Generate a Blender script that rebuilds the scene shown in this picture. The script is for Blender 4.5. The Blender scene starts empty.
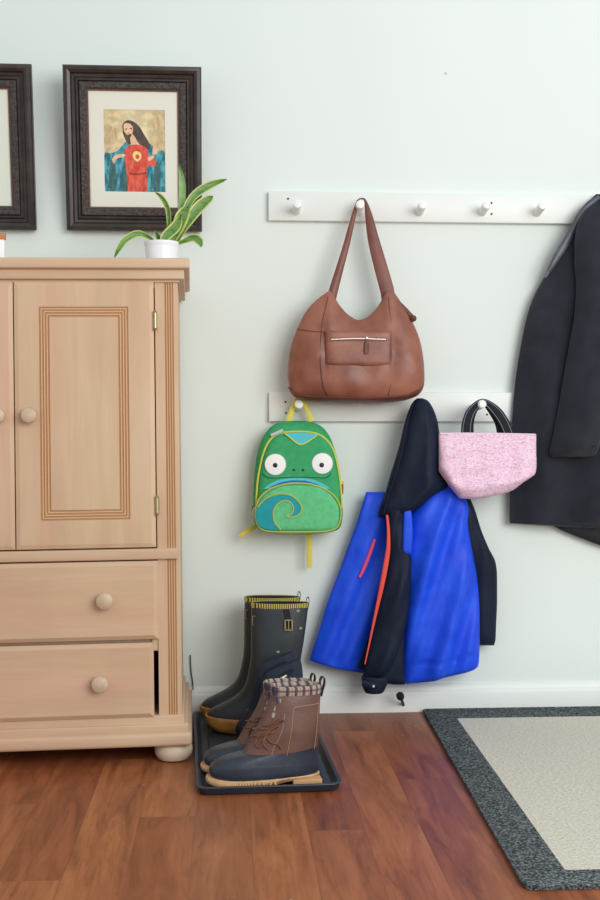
import bpy, bmesh, math, random
import numpy as np
from mathutils import Vector, Matrix, noise
random.seed(7)
C = bpy.context.scene.collection
R = math.radians
# ------------------------------------------------------------------ camera geometry
FPX = 1150.0; PSI = math.atan(70/1150); H = 0.818; ZC = 3.325; HOR = 430.0
FWD = Vector((math.sin(PSI), math.cos(PSI), 0)); RGT = Vector((math.cos(PSI), -math.sin(PSI), 0)); UP = Vector((0, 0, 1))
CAM = Vector((0, -ZC, H))
def at(px, py, Y):
    d = FWD + RGT*((px-300)/FPX) + UP*((HOR-py)/FPX)
    return CAM + d*((Y+ZC)/d.y)
def onz(px, py, z=0.0):
    d = FWD + RGT*((px-300)/FPX) + UP*((HOR-py)/FPX)
    return CAM + d*((z-H)/d.z)
# ------------------------------------------------------------------ materials
def lin(c):
    return tuple(((v/255)/12.92 if v/255 <= .04045 else ((v/255+.055)/1.055)**2.4) for v in c)
def mat(name, rgb, rough=.6, rgb2=None, scale=20, stretch=(1,1,1), bump=0, bscale=200, metal=0, spec=.4, detail=4, lo=.35, hi=.65, sheen=0, coat=0):
    m = bpy.data.materials.new(name); m.use_nodes = True
    nt = m.node_tree; b = nt.nodes['Principled BSDF']
    b.inputs['Base Color'].default_value = (*lin(rgb), 1); b.inputs['Roughness'].default_value = rough
    b.inputs['Metallic'].default_value = metal; b.inputs['Specular IOR Level'].default_value = spec
    if sheen: b.inputs['Sheen Weight'].default_value = sheen
    if coat: b.inputs['Coat Weight'].default_value = coat; b.inputs['Coat Roughness'].default_value = .25
    tc = nt.nodes.new('ShaderNodeTexCoord')
    if rgb2:
        mp = nt.nodes.new('ShaderNodeMapping'); mp.inputs['Scale'].default_value = stretch
        nt.links.new(tc.outputs['Object'], mp.inputs[0])
        n = nt.nodes.new('ShaderNodeTexNoise'); n.inputs['Scale'].default_value = scale; n.inputs['Detail'].default_value = detail
        nt.links.new(mp.outputs[0], n.inputs['Vector'])
        r = nt.nodes.new('ShaderNodeValToRGB')
        r.color_ramp.elements[0].position = lo; r.color_ramp.elements[1].position = hi
        r.color_ramp.elements[0].color = (*lin(rgb), 1); r.color_ramp.elements[1].color = (*lin(rgb2), 1)
        nt.links.new(n.outputs['Fac'], r.inputs[0]); nt.links.new(r.outputs[0], b.inputs['Base Color'])
    if bump:
        n2 = nt.nodes.new('ShaderNodeTexNoise'); n2.inputs['Scale'].default_value = bscale; n2.inputs['Detail'].default_value = 3
        nt.links.new(tc.outputs['Object'], n2.inputs['Vector'])
        bp = nt.nodes.new('ShaderNodeBump'); bp.inputs['Strength'].default_value = bump; bp.inputs['Distance'].default_value = .004
        nt.links.new(n2.outputs['Fac'], bp.inputs['Height']); nt.links.new(bp.outputs[0], b.inputs['Normal'])
    return m
class G:                                   # tiny node-graph builder
    def __init__(s, name, rough=.6, spec=.4):
        s.m = bpy.data.materials.new(name); s.m.use_nodes = True; s.nt = s.m.node_tree
        s.b = s.nt.nodes['Principled BSDF']; s.b.inputs['Roughness'].default_value = rough; s.b.inputs['Specular IOR Level'].default_value = spec
        s.co = s.nt.nodes.new('ShaderNodeTexCoord').outputs['Object']
    def put(s, inp, v):
        if isinstance(v, bpy.types.NodeSocket): s.nt.links.new(v, inp)
        else: inp.default_value = v
    def math(s, op, a, b=0.0, c=0.0):
        n = s.nt.nodes.new('ShaderNodeMath'); n.operation = op
        s.put(n.inputs[0], a); s.put(n.inputs[1], b); s.put(n.inputs[2], c); return n.outputs[0]
    def sep(s, v):
        n = s.nt.nodes.new('ShaderNodeSeparateXYZ'); s.put(n.inputs[0], v); return n.outputs
    def comb(s, x, y, z):
        n = s.nt.nodes.new('ShaderNodeCombineXYZ'); s.put(n.inputs[0], x); s.put(n.inputs[1], y); s.put(n.inputs[2], z); return n.outputs[0]
    def mapping(s, v, scale=(1,1,1), rot=(0,0,0)):
        n = s.nt.nodes.new('ShaderNodeMapping'); n.inputs['Scale'].default_value = scale; n.inputs['Rotation'].default_value = rot
        s.put(n.inputs[0], v); return n.outputs[0]
    def noise(s, v, scale, detail=4, rough=.5, dist=0):
        n = s.nt.nodes.new('ShaderNodeTexNoise'); s.put(n.inputs['Vector'], v); n.inputs['Scale'].default_value = scale
        n.inputs['Detail'].default_value = detail; n.inputs['Roughness'].default_value = rough; n.inputs['Distortion'].default_value = dist
        return n.outputs['Fac']
    def white(s, v):
        n = s.nt.nodes.new('ShaderNodeTexWhiteNoise'); n.noise_dimensions = '3D'; s.put(n.inputs['Vector'], v); return n.outputs['Value']
    def voro(s, v, scale, feature='F1'):
        n = s.nt.nodes.new('ShaderNodeTexVoronoi'); s.put(n.inputs['Vector'], v); n.inputs['Scale'].default_value = scale; n.feature = feature
        return n.outputs['Distance']
    def wave(s, v, scale, dist=0, axis='X'):
        n = s.nt.nodes.new('ShaderNodeTexWave'); s.put(n.inputs['Vector'], v); n.inputs['Scale'].default_value = scale; n.inputs['Distortion'].default_value = dist
        n.bands_direction = axis; return n.outputs['Fac']
    def ramp(s, f, stops, interp='LINEAR'):
        n = s.nt.nodes.new('ShaderNodeValToRGB'); e = n.color_ramp.elements; n.color_ramp.interpolation = interp
        while len(e) < len(stops): e.new(.5)
        for k, (p, c) in enumerate(stops): e[k].position = p; e[k].color = (*lin(c), 1)
        s.put(n.inputs[0], f); return n.outputs[0]
    def mix(s, f, a, b, mode='MIX'):
        n = s.nt.nodes.new('ShaderNodeMix'); n.data_type = 'RGBA'; n.blend_type = mode
        s.put(n.inputs[0], f)
        s.put(n.inputs[6], a if isinstance(a, bpy.types.NodeSocket) else (*lin(a), 1)); s.put(n.inputs[7], b if isinstance(b, bpy.types.NodeSocket) else (*lin(b), 1))
        return n.outputs[2]
    def color(s, c): s.put(s.b.inputs['Base Color'], c)
    def bump(s, h, strength=.3, dist=.003):
        n = s.nt.nodes.new('ShaderNodeBump'); n.inputs['Strength'].default_value = strength; n.inputs['Distance'].default_value = dist
        s.put(n.inputs['Height'], h); s.put(s.b.inputs['Normal'], n.outputs[0])
# ------------------------------------------------------------------ object helpers
WM = {}
def tag(o, label, cat, group=None, kind=None):
    o['label'] = label; o['category'] = cat
    if group: o['group'] = group
    if kind: o['kind'] = kind
    return o
def thing(name, label, cat, loc=(0,0,0), rot=(0,0,0), group=None):
    o = bpy.data.objects.new(name, None); C.objects.link(o); o.empty_display_size = .05
    o.location = loc; o.rotation_euler = rot
    WM[o.name] = Matrix.LocRotScale(Vector(loc), __import__('mathutils').Euler(rot), None)
    return tag(o, label, cat, group)
def obj(name, bm, mats, parent=None, local=False, smooth=35, kind=None, label=None):
    bmesh.ops.recalc_face_normals(bm, faces=bm.faces[:])
    me = bpy.data.meshes.new(name)
    if parent is not None:
        if not local: bmesh.ops.transform(bm, matrix=WM[parent.name].inverted(), verts=bm.verts[:])
        off = None
    else:
        xs = [v.co for v in bm.verts]
        off = Vector(((min(v.x for v in xs)+max(v.x for v in xs))/2, (min(v.y for v in xs)+max(v.y for v in xs))/2, min(v.z for v in xs)))
        bmesh.ops.translate(bm, verts=bm.verts[:], vec=-off)
    bm.to_mesh(me); bm.free()
    for m in (mats if isinstance(mats, (list, tuple)) else [mats]): me.materials.append(m)
    me.shade_smooth()
    if smooth < 180: me.set_sharp_from_angle(angle=R(smooth))
    o = bpy.data.objects.new(name, me); C.objects.link(o)
    if parent is not None: o.parent = parent; WM[o.name] = WM[parent.name]
    else: o.location = off; WM[o.name] = Matrix.Translation(off)
    if kind: o['kind'] = kind
    if label: o['label'] = label
    return o
def box(bm, x0, x1, y0, y1, z0, z1, bev=0, mi=0, seg=2):
    r = bmesh.ops.create_cube(bm, size=1); vs = r['verts']
    for v in vs: v.co = Vector(((x0+x1)/2+v.co.x*(x1-x0), (y0+y1)/2+v.co.y*(y1-y0), (z0+z1)/2+v.co.z*(z1-z0)))
    fs = list({f for v in vs for f in v.link_faces})
    for f in fs: f.material_index = mi
    if bev:
        es = list({e for v in vs for e in v.link_edges})
        bmesh.ops.bevel(bm, geom=es, offset=bev, segments=seg, affect='EDGES', profile=.5)
    return bm
def NB(): return bmesh.new()
def loft(bm, rings, cap0=True, cap1=True, closed=True, mi=0):
    vs = [[bm.verts.new(p) for p in r] for r in rings]
    n = len(vs[0])
    for a, b in zip(vs, vs[1:]):
        for i in range(n if closed else n-1):
            j = (i+1) % n
            try: f = bm.faces.new((a[i], a[j], b[j], b[i])); f.material_index = mi
            except ValueError: pass
    if closed and n > 2:
        if cap0: bm.faces.new(vs[0][::-1]).material_index = mi
        if cap1: bm.faces.new(vs[-1]).material_index = mi
    return vs
def catmull(pts, n):
    P = [np.array(p, float) for p in pts]
    P = [2*P[0]-P[1]] + P + [2*P[-1]-P[-2]]
    out = []; segs = len(P)-3
    for k in range(n+1):
        t = k/n*segs; i = min(int(t), segs-1); t -= i
        a, b, c, d = P[i:i+4]
        out.append(.5*((2*b)+(-a+c)*t+(2*a-5*b+4*c-d)*t*t+(-a+3*b-3*c+d)*t**3))
    return out
def tube(bm, pts, r, seg=8, closed=False, mi=0, sx=1.0):
    pts = [Vector(p) for p in pts]; n = len(pts); rings = []
    up0 = Vector((0, 1, 0))
    for i, p in enumerate(pts):
        a = pts[(i-1) % n] if (closed or i > 0) else p
        b = pts[(i+1) % n] if (closed or i < n-1) else p
        t = (b-a).normalized()
        u = up0 - t*up0.dot(t)
        if u.length < .05: u = Vector((0, 0, 1)) - t*t.z
        u.normalize(); w = t.cross(u)
        rr = r[i] if isinstance(r, (list, tuple)) else r
        rings.append([p + u*math.cos(q)*rr*sx + w*math.sin(q)*rr for q in [2*math.pi*k/seg for k in range(seg)]])
    if closed: rings.append(rings[0]); loft(bm, rings, False, False, mi=mi); bmesh.ops.remove_doubles(bm, verts=bm.verts[:], dist=1e-6)
    else: loft(bm, rings, mi=mi)
    return bm
def lathe(bm, prof, center, axis='Z', seg=24, mi=0):
    c = Vector(center); rings = []
    for r, h in prof:
        ring = []
        for k in range(seg):
            q = 2*math.pi*k/seg; a, b = r*math.cos(q), r*math.sin(q)
            ring.append(c + (Vector((a, b, h)) if axis == 'Z' else Vector((a, -h, b)) if axis == '-Y' else Vector((h, a, b))))
        rings.append(ring)
    loft(bm, rings, mi=mi); return bm
def ribbon(bm, path, Y, th=.003, n=24, mi=0):
    """strap along pixel-plotted points (px, py, width px[, dY]) at distance Y"""
    P = catmull([tuple(p)+((0,) if len(p) == 3 else ()) for p in path], n); rings = []
    for i, p in enumerate(P):
        a = P[max(i-1, 0)]; b = P[min(i+1, n)]
        t = np.array((b[0]-a[0], b[1]-a[1])); t = t/(np.linalg.norm(t)+1e-9); nn = np.array((-t[1], t[0]))*p[2]/2
        y = Y + p[3]
        q0 = at(p[0]+nn[0], p[1]+nn[1], y); q1 = at(p[0]-nn[0], p[1]-nn[1], y); o = Vector((0, th/2, 0))
        m = (q0+q1)/2
        rings.append([q0, m*.3+q0*.7-o, m*.3+q1*.7-o, q1, m*.3+q1*.7+o, m*.3+q0*.7+o])
    loft(bm, rings, mi=mi); return bm
def pchip(x, xs, ys):
    i = max(0, min(len(xs)-2, int(np.searchsorted(xs, x))-1))
    def sl(k): return (ys[k+1]-ys[k])/(xs[k+1]-xs[k])
    def d(k):
        if k == 0: return sl(0)
        if k == len(xs)-1: return sl(k-1)
        a, b = sl(k-1), sl(k); return 0 if a*b <= 0 else 2*a*b/(a+b)
    h = xs[i+1]-xs[i]; t = (x-xs[i])/h
    return (2*t**3-3*t*t+1)*ys[i]+(t**3-2*t*t+t)*h*d(i)+(-2*t**3+3*t*t)*ys[i+1]+(t**3-t*t)*h*d(i+1)
def E(x, p=4.0): return math.sqrt(max(0.0, 1-abs(x)**p))
def inflate(rows, Y, F, B, nu=36, nv=48, cols=False, mi=0, bm=None, smooth=True, lin_ends=False):
    """two-sided body; rows = (py, px_left, px_right) or, cols=True, (px, py_top, py_bottom). F/B(s,t,px,py) = bulge to front/back."""
    bm = bm or NB()
    v = [r[0] for r in rows]; a = [r[1] for r in rows]; b = [r[2] for r in rows]
    ip = pchip if smooth else (lambda x, xs, ys: float(np.interp(x, xs, ys)))
    gf, gb = [], []
    for j in range(nv+1):
        tt = -math.cos(math.pi*j/nv); tt = .5*tt+.5*(2*j/nv-1)
        t = (tt+1)/2; vv = v[0]+(v[-1]-v[0])*t; lo, hi = ip(vv, v, a), ip(vv, v, b)
        rf, rb = [], []
        for i in range(nu+1):
            s = -math.cos(math.pi*i/nu); s = .6*s+.4*(2*i/nu-1)
            w = (lo+hi)/2+s*(hi-lo)/2
            px, py = (vv, w) if cols else (w, vv)
            p = at(px, py, Y)
            rf.append(bm.verts.new(p+Vector((0, -F(s, tt, px, py), 0)))); rb.append(bm.verts.new(p+Vector((0, B(s, tt, px, py), 0))))
        gf.append(rf); gb.append(rb)
    def q(a, b, c, d):
        try: bm.faces.new((a, b, c, d)).material_index = mi
        except ValueError: pass
    for j in range(nv):
        for i in range(nu):
            q(gf[j][i], gf[j][i+1], gf[j+1][i+1], gf[j+1][i]); q(gb[j][i], gb[j+1][i], gb[j+1][i+1], gb[j][i+1])
        q(gf[j][0], gf[j+1][0], gb[j+1][0], gb[j][0]); q(gf[j][nu], gb[j][nu], gb[j+1][nu], gf[j+1][nu])
    for i in range(nu):
        q(gf[0][i], gb[0][i], gb[0][i+1], gf[0][i+1]); q(gf[nv][i], gf[nv][i+1], gb[nv][i+1], gb[nv][i])
    bmesh.ops.remove_doubles(bm, verts=bm.verts[:], dist=2e-5)
    return bm
def patch(bm, poly, Y, th=.002, mi=0, yf=None):
    f = [bm.verts.new(at(x, y, yf(x, y) if yf else Y)+Vector((0, -th, 0))) for x, y in poly]
    b = [bm.verts.new(at(x, y, yf(x, y) if yf else Y)) for x, y in poly]
    fs = [bm.faces.new(f)]; n = len(poly); fs.append(bm.faces.new(b[::-1]))
    for i in range(n): fs.append(bm.faces.new((f[i], b[i], b[(i+1) % n], f[(i+1) % n])))
    for g in fs: g.material_index = mi
    return bm
def disc(bm, px, py, r, Y, th=.002, seg=28, dome=True, mi=0):
    c = at(px, py, Y); k = (Y+ZC)/FPX
    lathe(bm, [(r*k, 0), (r*k*.98, th*.7), (r*k*.9, th), (.0001, th*(1.6 if dome else 1))], c, '-Y', seg, mi); return bm
def nz(px, py, k, seed=0): return noise.noise(Vector((px*k, py*k, seed)))
def ptube(bm, pts, Y, rpx, n=40, closed=False, mi=0, sx=1.0):
    P = catmull([p if len(p) == 3 else (p[0], p[1], 0) for p in pts], n)
    if closed: P = P[:-1]
    return tube(bm, [at(p[0], p[1], Y+p[2]) for p in P], rpx*(Y+ZC)/FPX, 8, closed, mi, sx)

# ------------------------------------------------------------------ MATERIALS
g = G('wall_paint', .75, .2)
g.color(g.ramp(g.noise(g.co, 1.2, 3), [(.3, (224,233,227)), (.7, (228,237,231))])); g.bump(g.noise(g.co, 350, 2), .06, .001); M_wall = g.m
M_trim = mat('trim_paint', (232,236,231), .4, bump=.03, bscale=60)
M_peg = mat('peg_paint', (238,241,236), .35)
M_hole = mat('screw_dark', (70,68,62), .7)
# floor planks
g = G('plank_floor', .42, .35)
x, y, z = g.sep(g.co)
pw = .1165
xs = g.math('DIVIDE', g.math('ADD', x, .290+pw*20), pw); col = g.math('FLOOR', xs); fx = g.math('FRACT', xs)
offs = g.math('ADD', g.math('MULTIPLY', g.math('SUBTRACT', col, 20.0), .3616), .867); ys = g.math('ADD', g.math('DIVIDE', y, 1.2), offs); row = g.math('FLOOR', ys); fy = g.math('FRACT', ys)
pid = g.white(g.comb(col, row, 1.7)); pid2 = g.white(g.comb(col, row, 9.2))
gv = g.comb(g.math('ADD', g.math('MULTIPLY', x, 20.0), g.math('MULTIPLY', pid, 40)), g.math('ADD', g.math('MULTIPLY', y, 2.6), g.math('MULTIPLY', pid2, 30)), pid)
n1 = g.noise(gv, 1.0, 6, .60, .8); n2 = g.noise(g.comb(g.math('ADD', g.math('MULTIPLY', x, 160), pid), g.math('MULTIPLY', y, 5), pid2), 1.0, 3)
c1 = g.ramp(n1, [(.22, (92,50,30)), (.40, (154,93,57)), (.56, (180,112,70)), (.78, (202,136,92))])
c2 = g.ramp(pid, [(0, (222,206,200)), (.5, (240,234,228)), (1, (255,252,246))])
cc = g.mix(1.0, c1, c2, 'MULTIPLY'); n3 = g.noise(g.comb(g.math('ADD', g.math('MULTIPLY', x, 48), g.math('MULTIPLY', pid, 90)), g.math('ADD', g.math('MULTIPLY', y, 7), g.math('MULTIPLY', pid2, 50)), pid), 1.0, 4, .65, 1.5)
cc = g.mix(g.ramp(n3, [(.54, (0,0,0)), (.74, (190,190,190))]), cc, (84,46,30))
cc = g.mix(g.math('MULTIPLY', g.math('SUBTRACT', 1, n2), .42), cc, (92,48,30))
speck = g.math('LESS_THAN', g.voro(g.co, 9), .028); cc = g.mix(g.math('MULTIPLY', speck, .6), cc, (206,178,150))
edge = g.math('MINIMUM', g.math('MULTIPLY', g.math('MINIMUM', fx, g.math('SUBTRACT', 1, fx)), pw), g.math('MULTIPLY', g.math('MINIMUM', fy, g.math('SUBTRACT', 1, fy)), 1.2))
gap = g.math('LESS_THAN', edge, .0011)
cc = g.mix(g.math('MULTIPLY', gap, .25), cc, (70,34,20)); g.color(cc)
g.bump(g.math('ADD', g.math('MULTIPLY', n2, .3), g.math('MULTIPLY', gap, -1)), .12, .002); M_floor = g.m
def wood(name, a, b, c, axis=2, sc=1.0):
    g = G(name, .5, .35); st = [26, 26, 26]; st[axis] = 2.2
    n = g.noise(g.mapping(g.co, tuple(s*sc for s in st)), 1.0, 5, .6, .6); n2 = g.noise(g.co, 3.0, 2)
    f = g.math('ADD', g.math('MULTIPLY', n, .55), g.math('MULTIPLY', n2, .45))
    tint = g.ramp(g.noise(g.mapping(g.co, tuple(s*.28 for s in st)), 1.0, 4, .6, .5), [(.38, (255,243,238)), (.6, (250,251,241))])
    g.color(g.mix(1.0, g.ramp(f, [(.3, a), (.5, b), (.68, c)]), tint, 'MULTIPLY')); g.bump(n, .05, .002); return g.m
M_oak = wood('pickled_wood', (199,168,141), (210,181,153), (218,193,166))
M_oakh = wood('pickled_wood_horizontal', (197,164,139), (208,178,152), (217,190,165), 0)
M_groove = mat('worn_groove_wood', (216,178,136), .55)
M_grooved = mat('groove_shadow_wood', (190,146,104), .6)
M_knob = mat('knob_wood', (196,172,144), .45, (210,188,160), 30)
M_foot = mat('foot_wood', (214,196,170), .5, (205,170,128), 14, lo=.5, hi=.75)
M_brass = mat('aged_brass', (178,166,126), .4, metal=.7)
M_dark = mat('dark_interior', (30,24,20), .8)
# pictures
M_frame = mat('dark_frame_wood', (42,36,33), .34, (60,50,45), 30, spec=.5)
M_frame2 = mat('carved_frame_band', (50,45,42), .45, (80,72,68), 160, bump=.8, bscale=170, spec=.4)
M_lip = mat('reddish_frame_lip', (112,72,58), .5)
M_mat = mat('cream_mat_board', (232,232,218), .8)
M_paper = mat('pale_print', (226,232,218), .8)
# plant
M_pot = mat('white_ceramic', (238,240,244), .25)
M_soil = mat('soil', (60,46,36), .9, bump=.5)
g = G('leaf_green', .4, .4)
g.color(g.mix(g.math('MULTIPLY', g.math('GREATER_THAN', g.noise(g.mapping(g.co, (40,40,130)), 1.0, 2, .5, 1), .56), .6), (104,146,70), (62,104,58))); M_leaf = g.m
M_leafedge = mat('leaf_margin', (196,206,120), .45)
M_leafpale = mat('leaf_pale', (150,182,116), .45, (120,158,96), 40)
M_white = mat('white_card', (244,246,248), .5); M_orange = mat('orange_brown_card', (190,128,84), .6)
# bags
M_leather = mat('brown_leather', (122,72,56), .42, (156,99,79), 11, bump=.12, bscale=260, spec=.5)
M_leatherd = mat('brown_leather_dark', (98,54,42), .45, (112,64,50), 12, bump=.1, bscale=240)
M_strap = mat('brown_leather_strap', (108,60,50), .42, (128,78,66), 14, bump=.1, bscale=240)
M_steel = mat('zip_steel', (196,184,174), .35, metal=.8)
M_green = mat('green_canvas', (52,158,100), .8, (60,168,108), 60, bump=.25, bscale=700)
M_green2 = mat('light_green_canvas', (92,192,130), .8, (106,202,142), 80, bump=.4, bscale=600)
M_teal = mat('teal_canvas', (20,150,160), .75, (30,160,170), 60, bump=.2, bscale=600)
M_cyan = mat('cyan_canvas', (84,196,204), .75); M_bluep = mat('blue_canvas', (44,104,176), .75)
M_pipe = mat('yellow_green_piping', (206,212,88), .7); M_pipe2 = mat('olive_piping', (172,190,92), .7)
M_yel = mat('yellow_webbing', (226,212,92), .75, bump=.3, bscale=900)
M_eye = mat('white_vinyl', (244,244,242), .5); M_blk = mat('black_vinyl', (26,26,34), .45)
M_redtag = mat('red_tag', (176,74,62), .7); M_grey = mat('grey_pull', (196,202,204), .5)
g = G('pink_patterned_fabric', .6, .35)
v1 = g.voro(g.mapping(g.co, (1,1,1), (0,R(38),0)), 150); v2 = g.noise(g.mapping(g.co, (110,110,300), (0,R(35),0)), 1.0, 3, .7, 1.5)
pc = g.ramp(v2, [(.36, (192,132,182)), (.46, (234,184,208)), (.54, (242,228,236)), (.66, (230,176,202))])
pc = g.mix(g.math('MULTIPLY', g.math('LESS_THAN', v1, .28), .4), pc, (188,146,196)); g.color(pc); g.bump(v2, .15); M_pink = g.m
M_bweb = mat('black_webbing', (15,17,23), .75, bump=.2, bscale=700); M_stitch = mat('pale_stitching', (150,160,184), .7)
# clothes
def cloth(name, a, b, rough=.55, bump=.25, bs=500, sheen=0, spec=.35, fold=.25):
    g = G(name, rough, spec)
    f = g.noise(g.co, 14, 3, .55); g.color(g.ramp(f, [(.35, a), (.65, b)]))
    n = g.math('ADD', g.math('MULTIPLY', g.noise(g.mapping(g.co, (14,14,7)), 1.0, 3, .5, .5), 3.0), g.math('MULTIPLY', g.noise(g.co, bs, 2), .12))
    g.bump(n, fold, .006)
    if sheen: g.b.inputs['Sheen Weight'].default_value = sheen
    return g.m
M_blue = cloth('royal_blue_shell', (18,70,222), (28,86,236), .5)
M_navy = cloth('navy_shell', (15,23,42), (22,32,54), .62, spec=.22)
M_zip = mat('coral_zip', (236,84,66), .5, bump=.4, bscale=900); M_pinkzip = mat('pink_zip', (226,74,120), .5)
M_coat = cloth('charcoal_wool', (31,34,43), (40,43,53), .9, sheen=.12, bs=900, fold=.2)
M_satin = mat('satin_facing', (72,76,84), .35, (92,96,104), 20)
M_lining = cloth('coat_lining', (20,21,27), (26,27,34), .6)
M_button = mat('dark_button', (20,20,24), .3)
# boots
g = G('printed_dark_rubber', .42, .45)
vd = g.voro(g.co, 17); nn = g.noise(g.co, 300, 2)
sp = g.math('LESS_THAN', g.math('ADD', vd, g.math('MULTIPLY', nn, .08)), .0)
g.color(g.mix(g.math('MULTIPLY', sp, .8), g.ramp(g.noise(g.co, 12, 3), [(.3, (34,40,44)), (.7, (50,58,62))]), (158,142,108))); M_welly = g.m
M_sole = mat('honey_gum_sole', (172,118,52), .5, (188,134,66), 40, bump=.3, bscale=90)
g = G('check_trim', .6)
cx, cy, cz = g.sep(g.co)
ck = g.math('GREATER_THAN', g.math('SINE', g.math('MULTIPLY', g.math('ADD', cx, g.math('MULTIPLY', cy, .6)), 1050)), .0)
g.color(g.mix(ck, (40,42,40), (206,190,92))); M_check = g.m
M_in = mat('boot_lining_dark', (26,27,30), .8)
M_neo = mat('navy_neoprene', (27,36,52), .8, (36,46,64), 40, bump=.15, bscale=500); M_neod = mat('navy_rubber', (28,34,48), .45)
M_duck = mat('navy_duck_rubber', (36,44,58), .33, (46,56,70), 14, bump=.12, bscale=80, spec=.5)
M_tan = mat('tan_outsole', (190,148,102), .6, (206,166,122), 60)
M_bleather = mat('brown_boot_leather', (94,66,58), .4, (112,80,70), 14, bump=.15, bscale=200, spec=.5)
M_lace = mat('brown_lace', (120,78,56), .6); M_thread = mat('tan_thread', (172,140,112), .7)
g = G('plaid_lining', .85)
px_, py_, pz_ = g.sep(g.co)
w1 = g.math('SINE', g.math('MULTIPLY', g.math('ADD', px_, g.math('MULTIPLY', py_, .8)), 330)); w2 = g.math('SINE', g.math('MULTIPLY', pz_, 420))
w3 = g.math('SINE', g.math('ADD', g.math('MULTIPLY', px_, 660), 1.0))
pl = g.ramp(g.math('MULTIPLY', g.math('ADD', w1, 1), .5), [(.0, (58,58,78)), (.3, (118,108,104)), (.5, (176,166,150)), (1, (164,152,138))])
pl = g.mix(g.math('MULTIPLY', g.math('GREATER_THAN', w2, .55), .7), pl, (48,50,74)); pl = g.mix(g.math('MULTIPLY', g.math('GREATER_THAN', w3, .93), .8), pl, (150,70,62)); g.color(pl); M_plaid = g.m
M_tray = mat('black_tray_plastic', (40,48,58), .4, (50,58,68), 12, bump=.06, bscale=120)
# rug
g = G('rug_border_grey', .95, .15)
n = g.noise(g.mapping(g.co, (190,230,160), (0,0,R(20))), 1.0, 2, .5); g.color(g.ramp(n, [(.36, (46,52,55)), (.52, (92,98,100)), (.66, (138,144,144))])); g.bump(n, 1.0, .006); M_rugb = g.m
g = G('rug_cream_weave', .95, .15)
n = g.noise(g.mapping(g.co, (120,150,120), (0,0,R(45))), 1.0, 3, .6); n2 = g.noise(g.co, 420, 2)
g.color(g.ramp(g.math('ADD', g.math('MULTIPLY', n, .6), g.math('MULTIPLY', n2, .4)), [(.32, (188,182,164)), (.55, (216,211,196)), (.75, (232,228,215))])); g.bump(n, .8, .004); M_rugc = g.m
M_rubberblk = mat('black_rubber', (22,22,26), .5)

# ------------------------------------------------------------------ SETTING
def struct(name, bm, m, **k): return obj(name, bm, m, kind='structure', **k)
struct('floor', box(NB(), -3.2, 3.4, -4.6, .12, -.05, 0), M_floor)
struct('wall_back', box(NB(), -3.2, 3.4, 0, .12, 0, 2.6), M_wall)
bm = NB()
prof = [(0, 0), (-.016, 0), (-.016, .052), (-.0145, .058), (-.012, .061), (-.0115, .066), (-.009, .072), (-.005, .077), (0, .079)]
loft(bm, [[Vector((xx, yy, zz)) for yy, zz in prof] for xx in (-3.2, 3.4)])
struct('baseboard_back', bm, M_trim, smooth=25)

# ------------------------------------------------------------------ PEG RAILS
BT = .019
def rail(label, pxl, pxr, pyt, pyb, pegs, holes, group):
    a = at(pxl, pyt, -BT); b = at(pxl, pyb, -BT); xr = at(pxr, pyt, -BT).x
    t = thing('peg_rail', label, 'peg rail', ((a.x+xr)/2, 0, b.z), group=group)
    obj('board', box(NB(), a.x, xr, -BT, -.0005, b.z, a.z, .0025), M_trim, t)
    for (px, py, ln) in pegs:
        e = at(px, py, -BT-ln); base = Vector((e.x, -BT+.002, e.z-.010)); d = (e-base)
        bm = NB(); pts = [base, base+d*.3, base+d*.88, base+d*.97, e]
        tube(bm, pts, [.0125, .0118, .0125, .0118, .008], 20)
        obj('peg', bm, M_peg, t)
    for (px, py) in holes:
        c = at(px, py, -BT); bm = NB(); lathe(bm, [(.0032, -.001), (.0032, .0006), (.002, .0003)], c, '-Y', 12)
        obj('screw_head', bm, M_hole, t)
    return t
rail('long white peg rail high on the wall holding the brown handbag and black coat', 268.5, 735, 191, 220.3,
     [(297.5, 203.5, .062), (360.5, 204, .066), (423, 204.5, .062), (487, 204.5, .062), (543, 205, .062), (604, 206, .03)],
     [(288, 198.8), (491.5, 203), (491.5, 214)], 'white peg rails on the wall')
rail('lower white peg rail partly behind the brown handbag, holding backpack, jacket and tote', 269, 690, 392, 421.5,
     [(299, 404, .066), (360, 398, .015), (421.5, 407, .03), (482.7, 404, .135)],
     [(285.5, 402), (286, 413), (487, 414.5)], 'white peg rails on the wall')

# ------------------------------------------------------------------ ARMOIRE (local: x right from centre gap, y=0 front plane of the body, z up)
SA = .00247
AX = at(14, 762, -.48)                      # foot point under the gap between the doors
rootA = onz(182.6, 762.5, 0)
YAW, ROLL = R(1.9), -.0105
halfw = 166.5*SA*.962; hw = halfw
loc = Vector((rootA.x, rootA.y, 0)) - Vector((hw*math.cos(YAW), hw*math.sin(YAW), 0)); loc.z = -hw*.0105
A = thing('armoire', 'pale pickled wood armoire with two doors and two drawers on bun feet', 'armoire', loc, (0, ROLL, YAW))
def zz(py): return (762-py)*SA
def xx(px): return (px-14)*SA*.962
DEP = .455
# carcass: panels, open front
bm = NB()
zb, zt = zz(742), zz(281)
box(bm, -hw, -hw+.02, .004, DEP, zb, zt); box(bm, hw-.02, hw, .004, DEP, zb, zt)
box(bm, -hw+.02, hw-.02, DEP-.012, DEP, zb, zt); box(bm, -hw+.02, hw-.02, .004, DEP-.012, zb, zb+.02)
box(bm, -hw+.02, hw-.02, .004, DEP-.012, zt-.02, zt); box(bm, -hw+.02, hw-.02, .03, DEP-.012, zz(556), zz(550))
box(bm, -hw+.02, hw-.02, .012, .05, zz(642), zz(636)); box(bm, xx(150.5), xx(156.5), .003, .02, zz(650), zz(638))
obj('carcass', bm, [M_oak], A, True)
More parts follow.
